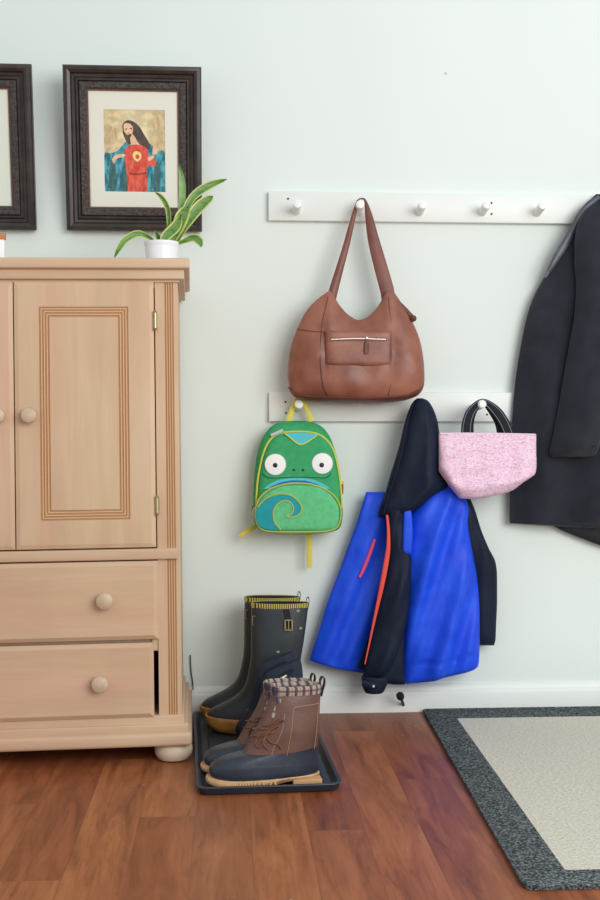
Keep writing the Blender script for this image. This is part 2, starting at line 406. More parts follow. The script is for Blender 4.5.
# cornice, three steps on front and both sides
def steps(lst, name, m=M_oakh):
    bm = NB()
    for (pr, z0, z1, bv) in lst: box(bm, -hw-pr, hw+pr, -pr, DEP+.002, z0, z1, bv, seg=3)
    return obj(name, bm, m, A, True)
steps([(.005, zz(284), zz(281), .001), (.0165, zz(281.6), zz(271.2), .003), (.030, zz(271.6), zz(261), .005)], 'cornice')
steps([(.006, zz(727), zz(714), .003), (.016, zz(731), zz(722), .003), (.024, zz(743.5), zz(730), .009)], 'plinth')
# pilasters with flutes
for sgn in (1, -1):
    x0, x1 = xx(157), hw; w = x1-x0
    pr = [(0, .0), (.36*w, 0)]
    for k in range(4):
        c = .42*w+k*.105*w; pr += [(c, 0), (c+.018*w, .003), (c+.05*w, .003), (c+.068*w, 0)]
    pr += [(w-.003, 0), (w, .003), (w, .02), (0, .02)]
    bm = NB(); rings = [[Vector((sgn*(x0+a), y0, z)) for a, y0 in pr] for z in (zz(717), zz(284))]
    vs = loft(bm, rings)
    for f in bm.faces:
        c = f.calc_center_median(); u = (sgn*c.x-x0)/w
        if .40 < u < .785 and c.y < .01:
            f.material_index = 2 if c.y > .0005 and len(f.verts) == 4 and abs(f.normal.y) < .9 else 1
    obj('pilaster', bm, [M_oak, M_groove, M_grooved], A, True, smooth=20)
# rail between doors and drawers
bm = NB(); box(bm, -xx(178), xx(178), -.010, .02, zz(559), zz(548), .004, seg=3); obj('rail', bm, M_oakh, A, True)
def slab(bm, x0, x1, z0, z1, yf, yb, ch):
    """panel with chamfered front edges"""
    rings = [[Vector((a, y, b)) for a, b in ((x0+i, z0+i), (x1-i, z0+i), (x1-i, z1-i), (x0+i, z1-i))] for y, i in ((yb, 0), (yf+ch*.7, 0), (yf, ch))]
    return loft(bm, rings)
def knob(name, x, z, yf, parent, r):
    bm = NB(); lathe(bm, [(.45*r, -.002), (.42*r, .008), (.55*r, .011), (.9*r, .015), (r, .020), (.93*r, .026), (.6*r, .030), (.001, .0315)], Vector((x, yf, z)), '-Y', 24)
    return obj(name, bm, M_knob, parent, True)
DY = -.012
for sgn in (1, -1):
    bm = NB(); x0, x1 = (xx(14.6), xx(155.8)); z0, z1 = zz(546.5), zz(284)
    X0, X1 = sorted((sgn*x0, sgn*x1))
    # outer part with chamfer, then nested grooves, then flat field
    rect = [(DY+.022, 0, 0), (DY+.004, 0, 0), (DY, .015, 0)]
    seq = []; ix0, ix1, iz0, iz1 = xx(39.5), xx(129.8), zz(518.5), zz(308.5)
    rings = []
    def rr(y, i): return [Vector((a, y, b)) for a, b in ((X0+i, z0+i), (X1-i, z0+i), (X1-i, z1-i), (X0+i, z1-i))]
    rings += [rr(DY+.022, 0), rr(DY+.003, 0), rr(DY, .010)]
    J0, J1 = sorted((sgn*ix0, sgn*ix1))
    def jr(y, i): return [Vector((a, y, b)) for a, b in ((J0+i, iz0+i), (J1-i, iz0+i), (J1-i, iz1-i), (J0+i, iz1-i))]
    grooves = []; wv = 10*SA
    for k in range(4):
        b0 = k*wv/3.6; grooves += [(DY, b0), (DY+.0028, b0+.0013), (DY+.0028, b0+.0030), (DY, b0+.0043)]
    rings += [jr(y, i) for y, i in grooves]
    vs = loft(bm, rings)
    for f in bm.faces:
        c = f.calc_center_median()
        k = max(0, min(abs(c.x-J0), abs(c.x-J1), 9)) if False else None
    # colour groove faces: everything between outer groove edge and inner groove edge
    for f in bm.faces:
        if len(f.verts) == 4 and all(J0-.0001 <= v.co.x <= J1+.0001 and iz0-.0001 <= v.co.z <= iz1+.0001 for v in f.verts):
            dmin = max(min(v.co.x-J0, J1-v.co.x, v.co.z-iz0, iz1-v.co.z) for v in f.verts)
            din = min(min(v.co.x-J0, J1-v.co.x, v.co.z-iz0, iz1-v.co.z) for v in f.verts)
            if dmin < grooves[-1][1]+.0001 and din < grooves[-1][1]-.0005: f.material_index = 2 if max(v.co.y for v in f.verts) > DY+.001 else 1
    d = obj('door', bm, [M_oak, M_groove, M_grooved], A, True, smooth=15)
    knob('knob', sgn*xx(29.8), zz(415), DY, d, 7.8*SA)
    for pz in (322, 505):
        bm = NB(); hx = sgn*xx(157.2); tube(bm, [Vector((hx, DY-.002, zz(pz+8))), Vector((hx, DY-.002, zz(pz-8)))], .0042, 10)
        for q in (8, -8): lathe(bm, [(.0042, -.0015), (.0055, 0), (.003, .0025), (.001, .005 if q < 0 else .003)], Vector((hx, DY-.002, zz(pz+q)-(.0 if q < 0 else .003))), 'Z', 10)
        box(bm, hx-.006, hx+.006, DY+.001, DY+.011, zz(pz+7), zz(pz-7))
        obj('hinge', bm, M_brass, d, True)
for (x1, zt_, zb_, kx, kz) in ((157, 560.2, 637.5, 103.5, 597.5), (152, 641, 714.5, 98, 678.5)):
    bm = NB(); slab(bm, -xx(157), xx(x1), zz(zb_), zz(zt_), -.016, .006, .010)
    box(bm, -hw+.04, xx(x1-4), .006, .36, zz(zb_-3), zz(zt_+12))
    d = obj('drawer', bm, M_oakh, A, True, smooth=20)
    for s in (1, -1): knob('knob', s*xx(kx), zz(kz), -.016, d, 8.4*SA)
for sx in (1, -1):
    for y in (.035, DEP-.06):
        bm = NB(); r = .047; lift = .0 if sx > 0 else .0165
        lathe(bm, [(.026, lift+.001), (.038, lift+.004), (.046, lift+.015), (.0475, .026), (.045, .037), (.038, .046), (.030, .049)], Vector((sx*(hw-.022), y, 0)), 'Z', 28)
        obj('bun_foot', bm, M_foot, A, True)
ATOP = zz(261)

# ------------------------------------------------------------------ FRAMED PICTURES
def frame_ring(bm, W, Hh, prof, mi=0):
    rings = [[Vector((a, -d, b)) for a, b in ((-W/2+i, i), (W/2-i, i), (W/2-i, Hh-i), (-W/2+i, Hh-i))] for i, d in [(i*1.17, d) for i, d in prof]]
    return loft(bm, rings, False, False, mi=mi)
LEAN = R(-11.0)
def picture(label, pxc_b, py_b, W, Hh, art):
    Yb = -.006
    p = at(pxc_b, py_b, Yb-.02)
    t = thing('picture_frame', label, 'framed picture', (p.x, Yb-.004, p.z), (R(11.0), 0, 0), 'framed pictures above the armoire')
    k = .00285
    bm = NB(); frame_ring(bm, W, Hh, [(0, 0), (0, .020), (.003, .025), (.010, .027), (.017, .024), (.020, .016), (.026, .014), (.030, .018), (.034, .018), (.0355, .012)]); 
    frame_ring(bm, W, Hh, [(0, 0), (.040, 0)])
    obj('moulding', bm, M_frame, t, True, smooth=28)
    bm = NB(); frame_ring(bm, W, Hh, [(.0355, .012), (.038, .016), (.050, .015), (.0545, .010)]); obj('carved_band', bm, M_frame2, t, True)
    bm = NB(); frame_ring(bm, W, Hh, [(.0545, .010), (.0575, .009), (.0575, .004)]); obj('inner_lip', bm, M_lip, t, True)
    bm = NB(); i0 = .064
    if art:
        ax, ay = .0520, .0510      # mat window margins from inner edge
        x0, x1, z0, z1 = -W/2+i0+art[0], W/2-i0-art[1], i0+art[2], Hh-i0-art[3]
        O = [(-W/2+i0, i0), (W/2-i0, i0), (W/2-i0, Hh-i0), (-W/2+i0, Hh-i0)]; I = [(x0, z0), (x1, z0), (x1, z1), (x0, z1)]
        loft(bm, [[Vector((a, -.0055, b)) for a, b in O], [Vector((a, -.0055, b)) for a, b in I], [Vector((a, -.0040, b)) for a, b in I]], False, False)
        obj('mat_board', bm, M_mat, t, True, smooth=15)
        return t, (x0, x1, z0, z1)
    loft(bm, [[Vector((a, -.005, b)) for a, b in ((-W/2+i0, i0), (W/2-i0, i0), (W/2-i0, Hh-i0), (-W/2+i0, Hh-i0))]], True, False)
    obj('pale_sheet', bm, M_paper, t, True)
    return t, None
FW, FH = .382, .452
pt, (ax0, ax1, az0, az1) = picture('dark carved frame with cream mat around a print of a red robed figure', 134.7, 230, FW, FH, (.044, .039, .046, .053))
picture('dark carved frame with a pale sheet, cut off at the left photo edge', 34.3-66.5, 228.5, FW, FH, None)
# the print: a generic robed figure, flat colour shapes on one sheet (u 0..1 right, v 0..1 up)
g = G('print_background', .7)
gx, gy, gz_ = g.sep(g.co)
du = g.math('DIVIDE', g.math('SUBTRACT', gx, ax0+.5*(ax1-ax0)), .5*(ax1-ax0)); dv = g.math('DIVIDE', g.math('SUBTRACT', gz_, az0+.72*(az1-az0)), .62*(az1-az0))
rad = g.math('SQRT', g.math('ADD', g.math('MULTIPLY', du, du), g.math('MULTIPLY', dv, dv)))
cb = g.ramp(rad, [(.1, (250,244,206)), (.45, (240,226,176)), (.85, (220,200,150)), (1, (196,182,146))])
cl = g.ramp(g.noise(g.co, 45, 3), [(.42, (160,140,110)), (.62, (236,212,170))])
g.color(g.mix(.45, cb, cl)); M_pbg = g.m
def pm(n, a, b, s=60): return mat('print_'+n, a, .7, b, s, detail=2, stretch=(2.2,1,.7))
M_pr = pm('red_robe', (206,64,50), (232,110,90)); M_pb = pm('blue_cloak', (28,104,124), (96,176,190)); M_ph = pm('dark_hair', (70,60,58), (104,86,74))
M_ps = pm('skin', (226,182,140), (240,204,168)); M_pgd = pm('gold', (240,208,110), (248,228,160)); M_pt = pm('drape_shadow', (60,92,92), (74,120,122)); M_pd = pm('dark_red', (150,44,44), (180,66,60)); M_pc = pm('cloud', (190,166,124), (226,198,158))
PU = lambda u, v, d: Vector((ax0+u*(ax1-ax0), -.0042-d*.00012, az0+v*(az1-az0)))
bm = NB()
def pp(poly, mi, d, smooth=True):
    if smooth:
        q = catmull(poly+[poly[0]], len(poly)*5)[:-1]
    else: q = poly
    f = bm.faces.new([bm.verts.new(PU(min(1, max(0, a)), min(1, max(0, b)), d)) for a, b in q]); f.material_index = mi
pp([(0,0),(1,0),(1,1),(0,1)], 0, 0, False)
pp([(.03,.62),(.10,.56),(.2,.62),(.22,.74),(.12,.80),(.04,.74)], 8, 1); pp([(.8,.8),(.92,.76),(1,.82),(.98,.95),(.86,.93)], 8, 1); pp([(.82,.55),(1,.52),(1,.7),(.9,.68)], 8, 1)
pp([(0,0),(0,.44),(.1,.47),(.22,.50),(.34,.60),(.42,.60),(.4,.2),(.36,0)], 2, 2); pp([(.66,0),(.64,.3),(.72,.56),(.78,.58),(.86,.5),(1,.47),(1,0)], 2, 2)
pp([(.05,.05),(.10,.38),(.17,.40),(.20,.1),(.16,.0)], 6, 3); pp([(.78,.05),(.84,.36),(.92,.3),(.9,.0)], 6, 3); pp([(.28,.0),(.30,.30),(.36,.4),(.37,.0)], 6, 3)
pp([(.31,.72),(.31,.82),(.38,.87),(.48,.86),(.58,.80),(.66,.70),(.74,.60),(.76,.54),(.66,.52),(.52,.58),(.42,.58),(.36,.62)], 3, 4)
pp([(.33,.74),(.33,.82),(.40,.84),(.47,.80),(.47,.72),(.42,.665),(.37,.67)], 4, 5); pp([(.42,.70),(.48,.70),(.56,.60),(.60,.56),(.46,.55)], 4, 5)
pp([(.38,0),(.36,.25),(.33,.45),(.36,.54),(.46,.575),(.6,.575),(.70,.53),(.74,.44),(.84,.40),(.83,.32),(.74,.32),(.69,.28),(.68,0)], 1, 6)
pp([(.40,.235),(.55,.225),(.69,.245),(.69,.225),(.55,.205),(.40,.215)], 7, 7); pp([(.71,.42),(.80,.45),(.81,.42),(.73,.38)], 4, 7); pp([(.79,.46),(.80,.54),(.84,.57),(.88,.54),(.86,.47)], 4, 7); pp([(.12,.40),(.2,.45),(.34,.46),(.33,.43),(.2,.40),(.16,.34)], 4, 7)
pp([(.335,.735),(.345,.70),(.375,.665),(.42,.66),(.45,.69),(.44,.71),(.40,.695),(.37,.70)], 3, 6); pp([(.35,.765),(.37,.775),(.39,.765),(.37,.758)], 3, 6); pp([(.42,.772),(.445,.782),(.465,.77),(.445,.762)], 3, 6); pp([(.385,.77),(.40,.77),(.39,.725),(.375,.722)], 5, 6); pp([(.375,.712),(.40,.718),(.42,.71),(.395,.705)], 1, 7)
pp([(.47,.42),(.47,.47),(.53,.50),(.60,.47),(.60,.41),(.54,.37)], 5, 7); pp([(.51,.42),(.51,.45),(.55,.455),(.58,.43),(.545,.40)], 1, 8)
obj('print', bm, [M_pbg, M_pr, M_pb, M_ph, M_ps, M_pgd, M_pt, M_pd, M_pc], pt, True, smooth=180)

# ------------------------------------------------------------------ ON THE ARMOIRE: plant and white box
def atop(px, ydist):                       # point on the armoire's top at world y
    p = at(px, 400, ydist); l = WM[A.name].inverted() @ Vector((p.x, p.y, 0)); w = WM[A.name] @ Vector((l.x, l.y, ATOP)); return Vector((p.x, p.y, w.z))
PY = -.36
pc = atop(161.7, PY)
P = thing('potted_plant', 'snake plant with striped leaves in a white ribbed pot on the armoire', 'potted plant', pc)
bm = NB(); k = (PY+ZC)/FPX; topz = at(162, 242.5, PY).z-pc.z; r = 17.6*k
pr = [(r*.80, .0005), (r*.84, .003)]
for i in range(9):
    a = i/9; pr += [(r*(.85+.10*a), .004+a*(topz-.012)), (r*(.865+.10*a), .004+(a+.055)*(topz-.012))]
pr += [(r, topz-.006), (r, topz), (r*.93, topz), (r*.9, topz-.012)]
lathe(bm, pr, pc, 'Z', 40); obj('pot', bm, M_pot, P, smooth=60)
bm = NB(); lathe(bm, [(r*.9, topz-.013), (r*.6, topz-.009), (.001, topz-.008)], pc, 'Z', 24); obj('soil', bm, M_soil, P)
def leaf(path, mats, dy0=0, dy1=0, n=18):
    Pp = catmull(path, n); bm = NB(); cols = []
    for i, p in enumerate(Pp):
        a = Pp[max(i-1, 0)]; b = Pp[min(i+1, n)]; t = np.array((b[0]-a[0], b[1]-a[1])); t = t/(np.linalg.norm(t)+1e-9); nn = np.array((-t[1], t[0]))
        u = i/n; w = p[2]*(min(1, .55+1.2*u) if u < .6 else max(.04, math.sqrt(max(0, 1-((u-.6)/.4)**2.2)))); y = PY+dy0+(dy1-dy0)*u
        row = []
        for s, d in ((-.5, .0), (-.36, .0015), (0, .005), (.36, .0015), (.5, 0)):
            row.append(at(p[0]+nn[0]*w*s, p[1]+nn[1]*w*s, y)+Vector((0, d, 0)))
        row += [q+Vector((0, .0012, 0)) for q in reversed(row)]
        cols.append(row)
    loft(bm, cols)
    for f in bm.faces:
        pass
    n_ = len(cols[0]); 
    bm.faces.ensure_lookup_table()
    for idx, f in enumerate(bm.faces):
        j = idx % n_
        if idx < n*n_ and j in (0, 3, 4, 5, 8, 9): f.material_index = 1
    obj('leaf', bm, mats, P, smooth=60)
ML = [M_leaf, M_leafedge]; MP = [M_leafpale, M_leafpale]
leaf([(172,246,5),(179,225,6),(182,200,7),(182,182,7),(179,163,5)], MP, .01, .05)
leaf([(173,245,6),(182,220,7),(192,198,8),(208,186,9),(227,179,6)], ML, .0, .03)
leaf([(174,246,7),(186,224,10),(200,206,12),(213,196,11)], ML, -.01, .0)
leaf([(170,246,9),(177,230,12),(182,217,14),(188,206,12)], ML, -.025, -.03)
leaf([(169,246,4),(169,228,4.5),(168,210,5),(162,198,5),(155,192,3)], ML, -.01, -.03)
leaf([(156,245,4),(150,238,5),(138,233.5,7),(125,240,7),(118,250,6),(114,258,3)], ML, -.01, -.055)
leaf([(174,245,5),(184,241,6),(193,237.5,8),(199,241,9),(201.5,247,6)], ML, -.01, -.03)
leaf([(163,246,5),(159,239,5),(155,230,4)], ML, .0, -.01)
leaf([(160,246,8),(166,236,10),(176,226,11),(181,214,6)], ML, -.03, -.035)
wb = atop(-12, -.36)
W_ = thing('keepsake_box', 'white box with orange-brown lid edge at the left end of the armoire top', 'box', wb)
hz = at(0, 233, -.40).z-wb.z
bm = NB(); box(bm, at(-30, 400, -.40).x, at(4.2, 400, -.40).x, -.40, -.388, wb.z+.0005, wb.z+hz*.80, .001); obj('body', bm, M_white, W_)
bm = NB(); box(bm, at(-31, 400, -.402).x, at(4.9, 400, -.402).x, -.402, -.386, wb.z+hz*.80, wb.z+hz, .001); obj('lid', bm, M_orange, W_)

# ------------------------------------------------------------------ BROWN HANDBAG
pa = at(358, 403, -.07)
B = thing('handbag', 'brown leather shoulder bag with zipped front pocket hanging from the upper peg rail', 'handbag', pa)
cols = [(287.8,366,378),(290,350,391),(294,337,396.5),(299,325,399),(306,311.5,401),(315,301.5,402),(324,294.5,402.5),(329,291.5,402.8),(334,298,403),(340,307,403.2),(348,315.5,403.4),(358,320.5,403.5),(366,318,403.5),(374,311,403.3),(381,301.5,403),(386,292,402.8),(391,291,402.3),(397,298,401.5),(404,308.5,400.5),(411,320.5,398.5),(417,333.5,396),(421,346,392),(423.6,362,386),(424.5,371,378)]
YB = -.088
def bagF(s, t, px, py):
    u = (px-356)/68.5
    ev = E(s, 5) if s > 0 else 1.0
    top = min(1, max(0, (s+1)*.9))**.7                     # thin at the mouth, full at the bottom
    fold = .0085*math.sin((px-300)*.17+1.2*nz(px, py, .04))*max(0, .7-abs(s-.1))*(1 if abs(u) > .45 else .3)
    return max(.0, E(u, 3.2)*ev*(.016+.052*top)*(1+.10*nz(px, py, .035, 3))+fold*(1 if s > -.95 and s < .9 else 0)*E(u, 2))
def bagB(s, t, px, py):
    u = (px-356)/68.5
    return max(0, E(u, 3.2)*(E(s, 5) if s > 0 else 1)*(.006+.052*min(1, max(0, (s+1)*.9))**.7))
bb = inflate(cols, YB, bagF, bagB, 44, 90, cols=True)
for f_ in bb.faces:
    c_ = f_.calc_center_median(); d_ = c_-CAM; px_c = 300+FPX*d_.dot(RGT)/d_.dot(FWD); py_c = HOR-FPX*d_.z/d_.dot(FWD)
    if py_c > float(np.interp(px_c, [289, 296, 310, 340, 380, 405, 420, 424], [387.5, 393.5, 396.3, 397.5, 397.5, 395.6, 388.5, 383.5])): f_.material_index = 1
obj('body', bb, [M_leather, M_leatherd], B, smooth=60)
# front surface as function for laying parts on it
def bagY(px, py):
    v = [c[0] for c in cols]; lo = pchip(px, v, [c[1] for c in cols]); hi = pchip(px, v, [c[2] for c in cols]); s = (py-(lo+hi)/2)/((hi-lo)/2)
    return YB-bagF(max(-1, min(1, s)), 0, px, py)
bm = NB(); base = [(289,390),(294,396),(303,398),(320,399.5),(340,400),(358,400.2),(380,400),(400,398.5),(412,396),(420,391),(423,386)]
P2 = catmull([(a, b-2.5, 0) for a, b in base], 60); tube(bm, [at(p[0], p[1], bagY(p[0], p[1])-.0015) for p in P2], .0030, 6); obj('base_seam', bm, M_leatherd, B)
for sl in ([(297,329),(310,331),(325,332)], [(391,331),(404,331),(416,332)]):
    bm = NB(); P2 = catmull([(a, b, 0) for a, b in sl], 16); tube(bm, [at(p[0], p[1], bagY(p[0], p[1])-.0005) for p in P2], .0012, 6); obj('yoke_seam', bm, M_leatherd, B)
for sl in ([(328,297),(322,325),(320,355),(323,385),(330,399)], [(388,297),(391,325),(392,355),(391,380),(388,398)]):
    bm = NB(); P2 = catmull([(a, b, 0) for a, b in sl], 30); tube(bm, [at(p[0], p[1], bagY(p[0], p[1])-.0002) for p in P2], .0016, 6); obj('side_seam', bm, M_leatherd, B)
PKY = min(bagY(x_, y_) for x_ in (326, 340, 358, 375, 390) for y_ in (335, 348, 362))
pk = inflate([(325.2,331,364),(327,330.5,365),(340,330.5,366),(358,330.5,366.3),(380,331,366.3),(390,331,365.5),(391.5,331.5,364.5)], PKY+.006, lambda s, t, a, b: .010*E(s, 10)*E(t, 10), lambda s, t, a, b: .010, 20, 30, cols=True)
pko = obj('pocket', pk, M_leather, B, smooth=50)
bm = NB(); ribbon(bm, [(331,339.4,1.15),(358,338.5,1.15),(386,339.4,1.15)], PKY-.0055, .0024, 16); z_ = obj('zipper', bm, M_steel, pko)
bm = NB(); patch(bm, [(330,337.6),(387,337.6),(387,341.2),(330,341.2)], PKY-.0035, .001); obj('zipper_tape', bm, M_leatherd, pko)
bm = NB(); lathe(bm, [(.004, 0), (.0045, .002), (.003, .004)], at(367, 338, PKY-.0055), '-Y', 12); obj('zipper_slider', bm, M_steel, pko)
bm = NB(); ribbon(bm, [(366.8,339,2),(366.6,344,4.2),(366.4,350,5),(366.3,354,3)], PKY-.0085, .003, 12); obj('zipper_pull', bm, M_leatherd, pko)
SY = -.088
bm = NB(); ribbon(bm, [(331,301,8.5,0),(333,290,8,0),(339.5,268,7,.004),(346.5,244,6.2,.012),(353,218,4.6,.022),(356.4,204.5,2.6,.026),(358.5,199.6,1.6,.028),(362,198.6,1.6,.028),(365.2,200.4,2.2,.026),(368.4,214,7,.022),(373.6,240,11.5,.014),(381,268,13.5,.006),(387,290,14,.0),(388.5,301,13.5,0)], SY, .005, 80); obj('strap', bm, M_strap, B, smooth=60)
bm = NB(); ribbon(bm, [(333,299,6,.014),(340.5,270,5.4,.014),(347.5,244,4.8,.02),(353.5,219,3.6,.03),(357,204,2,.034),(359,199.4,1.5,.036),(362,198.9,1.5,.036),(365,201,2,.034),(368.5,216,5.5,.03),(373,240,8,.022),(379.5,268,9,.014),(386,297,9,.01)], SY, .004, 70); obj('strap', bm, M_strap, B, smooth=60)
bm = NB(); ptube(bm, [(392,297,0),(399,304,0),(406,311,0),(411,316.5,0),(414,319,0)], SY-.012, 2.8, 20); disc(bm, 413, 318.6, 3.4, SY-.016, .008); obj('side_tie', bm, M_leatherd, B, smooth=60)

# ------------------------------------------------------------------ CHAMELEON BACKPACK
KY = -.062
K = thing('backpack', 'green child backpack with big round white eyes and a teal swirl pocket', 'backpack', at(298, 533, KY))
rows = [(420.8,287,304),(422.5,279,313),(426,272,321),(431,267,326),(438,262.5,330.5),(446,259.2,333.5),(460,256,337.5),(480,254,341),(500,253.2,342.5),(515,253.3,342.8),(524,255,341.5),(529.5,259,338),(532,265,331),(533.2,275,321)]
obj('body', inflate(rows, KY, lambda s, t, a, b: .034*E(s, 6)*E(t, 8), lambda s, t, a, b: .040*E(s, 6)*E(t, 8), 30, 40), M_green, K, smooth=60)
fr = [(432.3,286,310),(434,279,317),(438,272,325),(445,266.5,331),(458,262,335.5),(475,258.5,339),(490,257,341),(503,255.5,341.5),(518,256,341),(527,261,337),(530,270,328)]
FY = KY-.040
panel = obj('front_panel', inflate(fr, KY-.016, lambda s, t, a, b: .024*E(s, 10)*E(t, 12), lambda s, t, a, b: .002, 30, 30), M_green, K, smooth=60)
bm = NB(); ptube(bm, [(256,508),(256.5,495),(258,478),(262,458),(267,444.5),(273,437),(281,433),(290,432),(300,431.6),(310,432.2),(318,434.2),(325,438.5),(331.5,446.5),(336,459),(339.5,477),(341.3,495),(342,508)], FY+.010, 1.0, 60); obj('piping', bm, M_pipe, panel)
bm = NB(); patch(bm, [(285,433.6),(292,432.8),(301,432.5),(310,433),(317.5,434.5),(309,440.5),(304,443.4),(301,444.2),(297,443),(291,438)], FY, .0012); cr = obj('forehead_patch', bm, M_cyan, panel)
bm = NB(); ptube(bm, [(285,433.8),(291,438.5),(297,443.3),(301,444.6),(305,443.3),(310,440.5),(317.5,434.8)], FY-.001, .7, 30); obj('patch_piping', bm, M_pipe, panel)
for (ex, ey, r, qx, qy) in ((275.4,464.4,10.8,275.2,465.2), (322.4,463.4,10.6,321.7,465)):
    bm = NB(); disc(bm, ex, ey, r, FY, .0016, 36); e = obj('eye', bm, M_eye, panel)
    bm = NB(); ptube(bm, [(ex+r*.97*math.cos(q*math.pi/12), ey+r*.97*math.sin(q*math.pi/12)) for q in range(25)], FY-.0008, .35, 48); obj('eye_stitching', bm, M_grey, e)
    bm = NB(); disc(bm, qx, qy, 2.4, FY-.002, .0015, 20); obj('pupil', bm, M_blk, e)
for nx in (294, 303): bm = NB(); disc(bm, nx, 470, 1.35, FY-.0002, .0012, 16); obj('nostril', bm, M_blk, panel)
bm = NB(); ptube(bm, [(262.5,473),(266,476.5),(272,478),(285,477.6),(300,477.2),(315,477.6),(324,478),(329,476),(331,473.5)], FY-.0002, .45, 40); obj('mouth', bm, mat('dark_green_thread', (28,96,70), .7), panel)
bm = NB(); patch(bm, [(263,489),(270,483.5),(278,480),(290,478),(303,478),(313,479.5),(322,483),(331,489),(320,489),(300,486),(280,488)], FY-.0008, .002); obj('pocket_gusset', bm, M_cyan, K)
bm = NB(); patch(bm, [(270,487),(280,482.5),(292,480.2),(305,480.6),(316,483.5),(325,488.5),(300,487)], FY-.003, .001); obj('gusset_lining', bm, M_bluep, K)  # blue sliver of lining above the pocket, its own fabric colour
pr_ = [(483.5,290,306),(485,282,314),(488,273,323),(493,264.5,331),(499,258.8,336.5),(506,256,340.5),(515,255.3,341.2),(523,256.6,340),(528.5,260,336),(531,266,328),(531.6,272,322)]
QY = FY+.002; TY = QY-.021
pocket = obj('front_pocket', inflate(pr_, QY, lambda s, t, a, b: .021*E(s, 10)*E(t, 10), lambda s, t, a, b: .004, 30, 30), M_green2, K, smooth=60)
out = [(272,531.6),(265,530.6),(259.5,527.5),(256.5,522),(255.6,514),(256.4,506),(259.5,498.5),(265,492.5),(273,487.8),(282,484.9),(290,483.6),(298,483.3),(306,483.7),(314,485.1),(323,488.2),(331,493),(336.5,499),(340,506),(341,514),(339.8,522),(336,528),(328,531),(316,531.8),(300,532),(285,532)]
bm = NB(); ptube(bm, out+[out[0]], QY-.016, .95, 90); obj('piping', bm, M_pipe2, pocket)
C4 = lambda a, b: (235+a/5.217, 410+b/5.217)
wv = [C4(*p) for p in [(118,505),(150,470),(190,448),(235,437),(285,444),(325,470),(347,505),(342,535),(320,555),(290,560),(265,552)]]
wi = [C4(*p) for p in [(265,552),(290,545),(304,522),(298,495),(275,476),(245,477),(215,498),(200,535),(207,585),(238,624)]]
edge_l = [C4(*p) for p in [(238,626),(160,622),(125,606),(112,570),(110,540)]]
poly = [tuple(p) for p in catmull(wv, 40)]+[tuple(p) for p in catmull(wi, 40)][1:]+edge_l
bm = NB(); patch(bm, poly, TY, .0010); sw = obj('teal_swirl', bm, M_teal, pocket)
bm = NB(); ptube(bm, wv, TY-.001, .8, 50); ptube(bm, wi, TY-.001, .8, 50); obj('swirl_piping', bm, M_pipe2, sw)
for pth in ([(288.5,421.5,6,0),(291,413,5,0),(294,404,4.2,0),(296.5,400.2,4,.0),(300,399.5,4,.0)], [(300,399.5,4,.0),(303.5,401,4,.0),(305.5,407,4.4,0),(309,414,5,0),(311.5,421.5,6,0)]):
    bm = NB(); ribbon(bm, pth, -.062, .003, 24); obj('hanging_loop', bm, M_yel, K)
bm = NB(); ribbon(bm, [(256,526,4,.03),(251,529,4.4,.02),(244,533.5,4.6,.01),(239.5,536,3.8,.01)], KY+.0, .003, 16); obj('strap_end', bm, M_yel, K)
bm = NB(); ribbon(bm, [(309.5,530,6,0),(309.3,545,5.5,0),(309.5,557,5.2,0),(309.8,568,4.4,0)], KY+.02, .003, 20); st_ = obj('shoulder_strap', bm, M_yel, K)
bm = NB(); ptube(bm, [(271,435.5),(276,433.4),(283,430.2)], KY-.036, 1.7, 10); obj('zipper_pull', bm, M_grey, K)
bm = NB(); ribbon(bm, [(255.5,507,4),(254.5,513,5.5),(255,519,4)], KY-.03, .004, 10); obj('zipper_pull', bm, M_grey, K)
bm = NB(); ribbon(bm, [(253.4,506,2),(253,512,2.4),(253.2,518,2)], KY-.024, .004, 10); obj('strap_buckle', bm, M_blk, K)
bm = NB(); ribbon(bm, [(341.8,484,3),(341.8,489,3.4),(341.8,494,3)], KY-.015, .004, 8); obj('side_tag', bm, M_redtag, K)
bm = NB(); ribbon(bm, [(339.5,482.5,2.6),(344,483,3)], KY-.016, .005, 4); obj('side_tab', bm, M_yel, K)

# ------------------------------------------------------------------ BLUE JACKET
J = thing('jacket', 'blue and navy hooded child jacket with coral zip hanging on the lower peg rail', 'jacket', at(400, 693, -.06))
def shell(f, th=.010, b0=.012):
    return (lambda s, t, a, b: f(s, t, a, b)), (lambda s, t, a, b: max(-f(s, t, a, b)+th, -.03) if f(s, t, a, b) > .006 else b0*.5)
def folds(px, py, amp, slope=.0, fr=.16, seed=0):
    return amp*(math.sin((px+slope*(py-500))*fr+2.2*nz(px*.6, py*.25, .03, seed))+.6*nz(px, py*.4, .06, seed+5))
# right sleeve (behind)
f = lambda s, t, a, b: E(s, 3.2)*E(t, 10)*(.028+folds(a, b, .003, 0, .3, 2))
obj('sleeve', inflate([(498,452,470),(505,455,473),(512,459,475.5),(530,462,481),(548,466,488.5),(562,468,495.5),(575,469,497),(600,470,497),(625,470.5,496),(640,471.5,495.5),(645.5,473,494)], -.052, f, lambda s, t, a, b: .03*E(s, 2.2)*E(t, 8), 20, 44), M_navy, J, smooth=70)
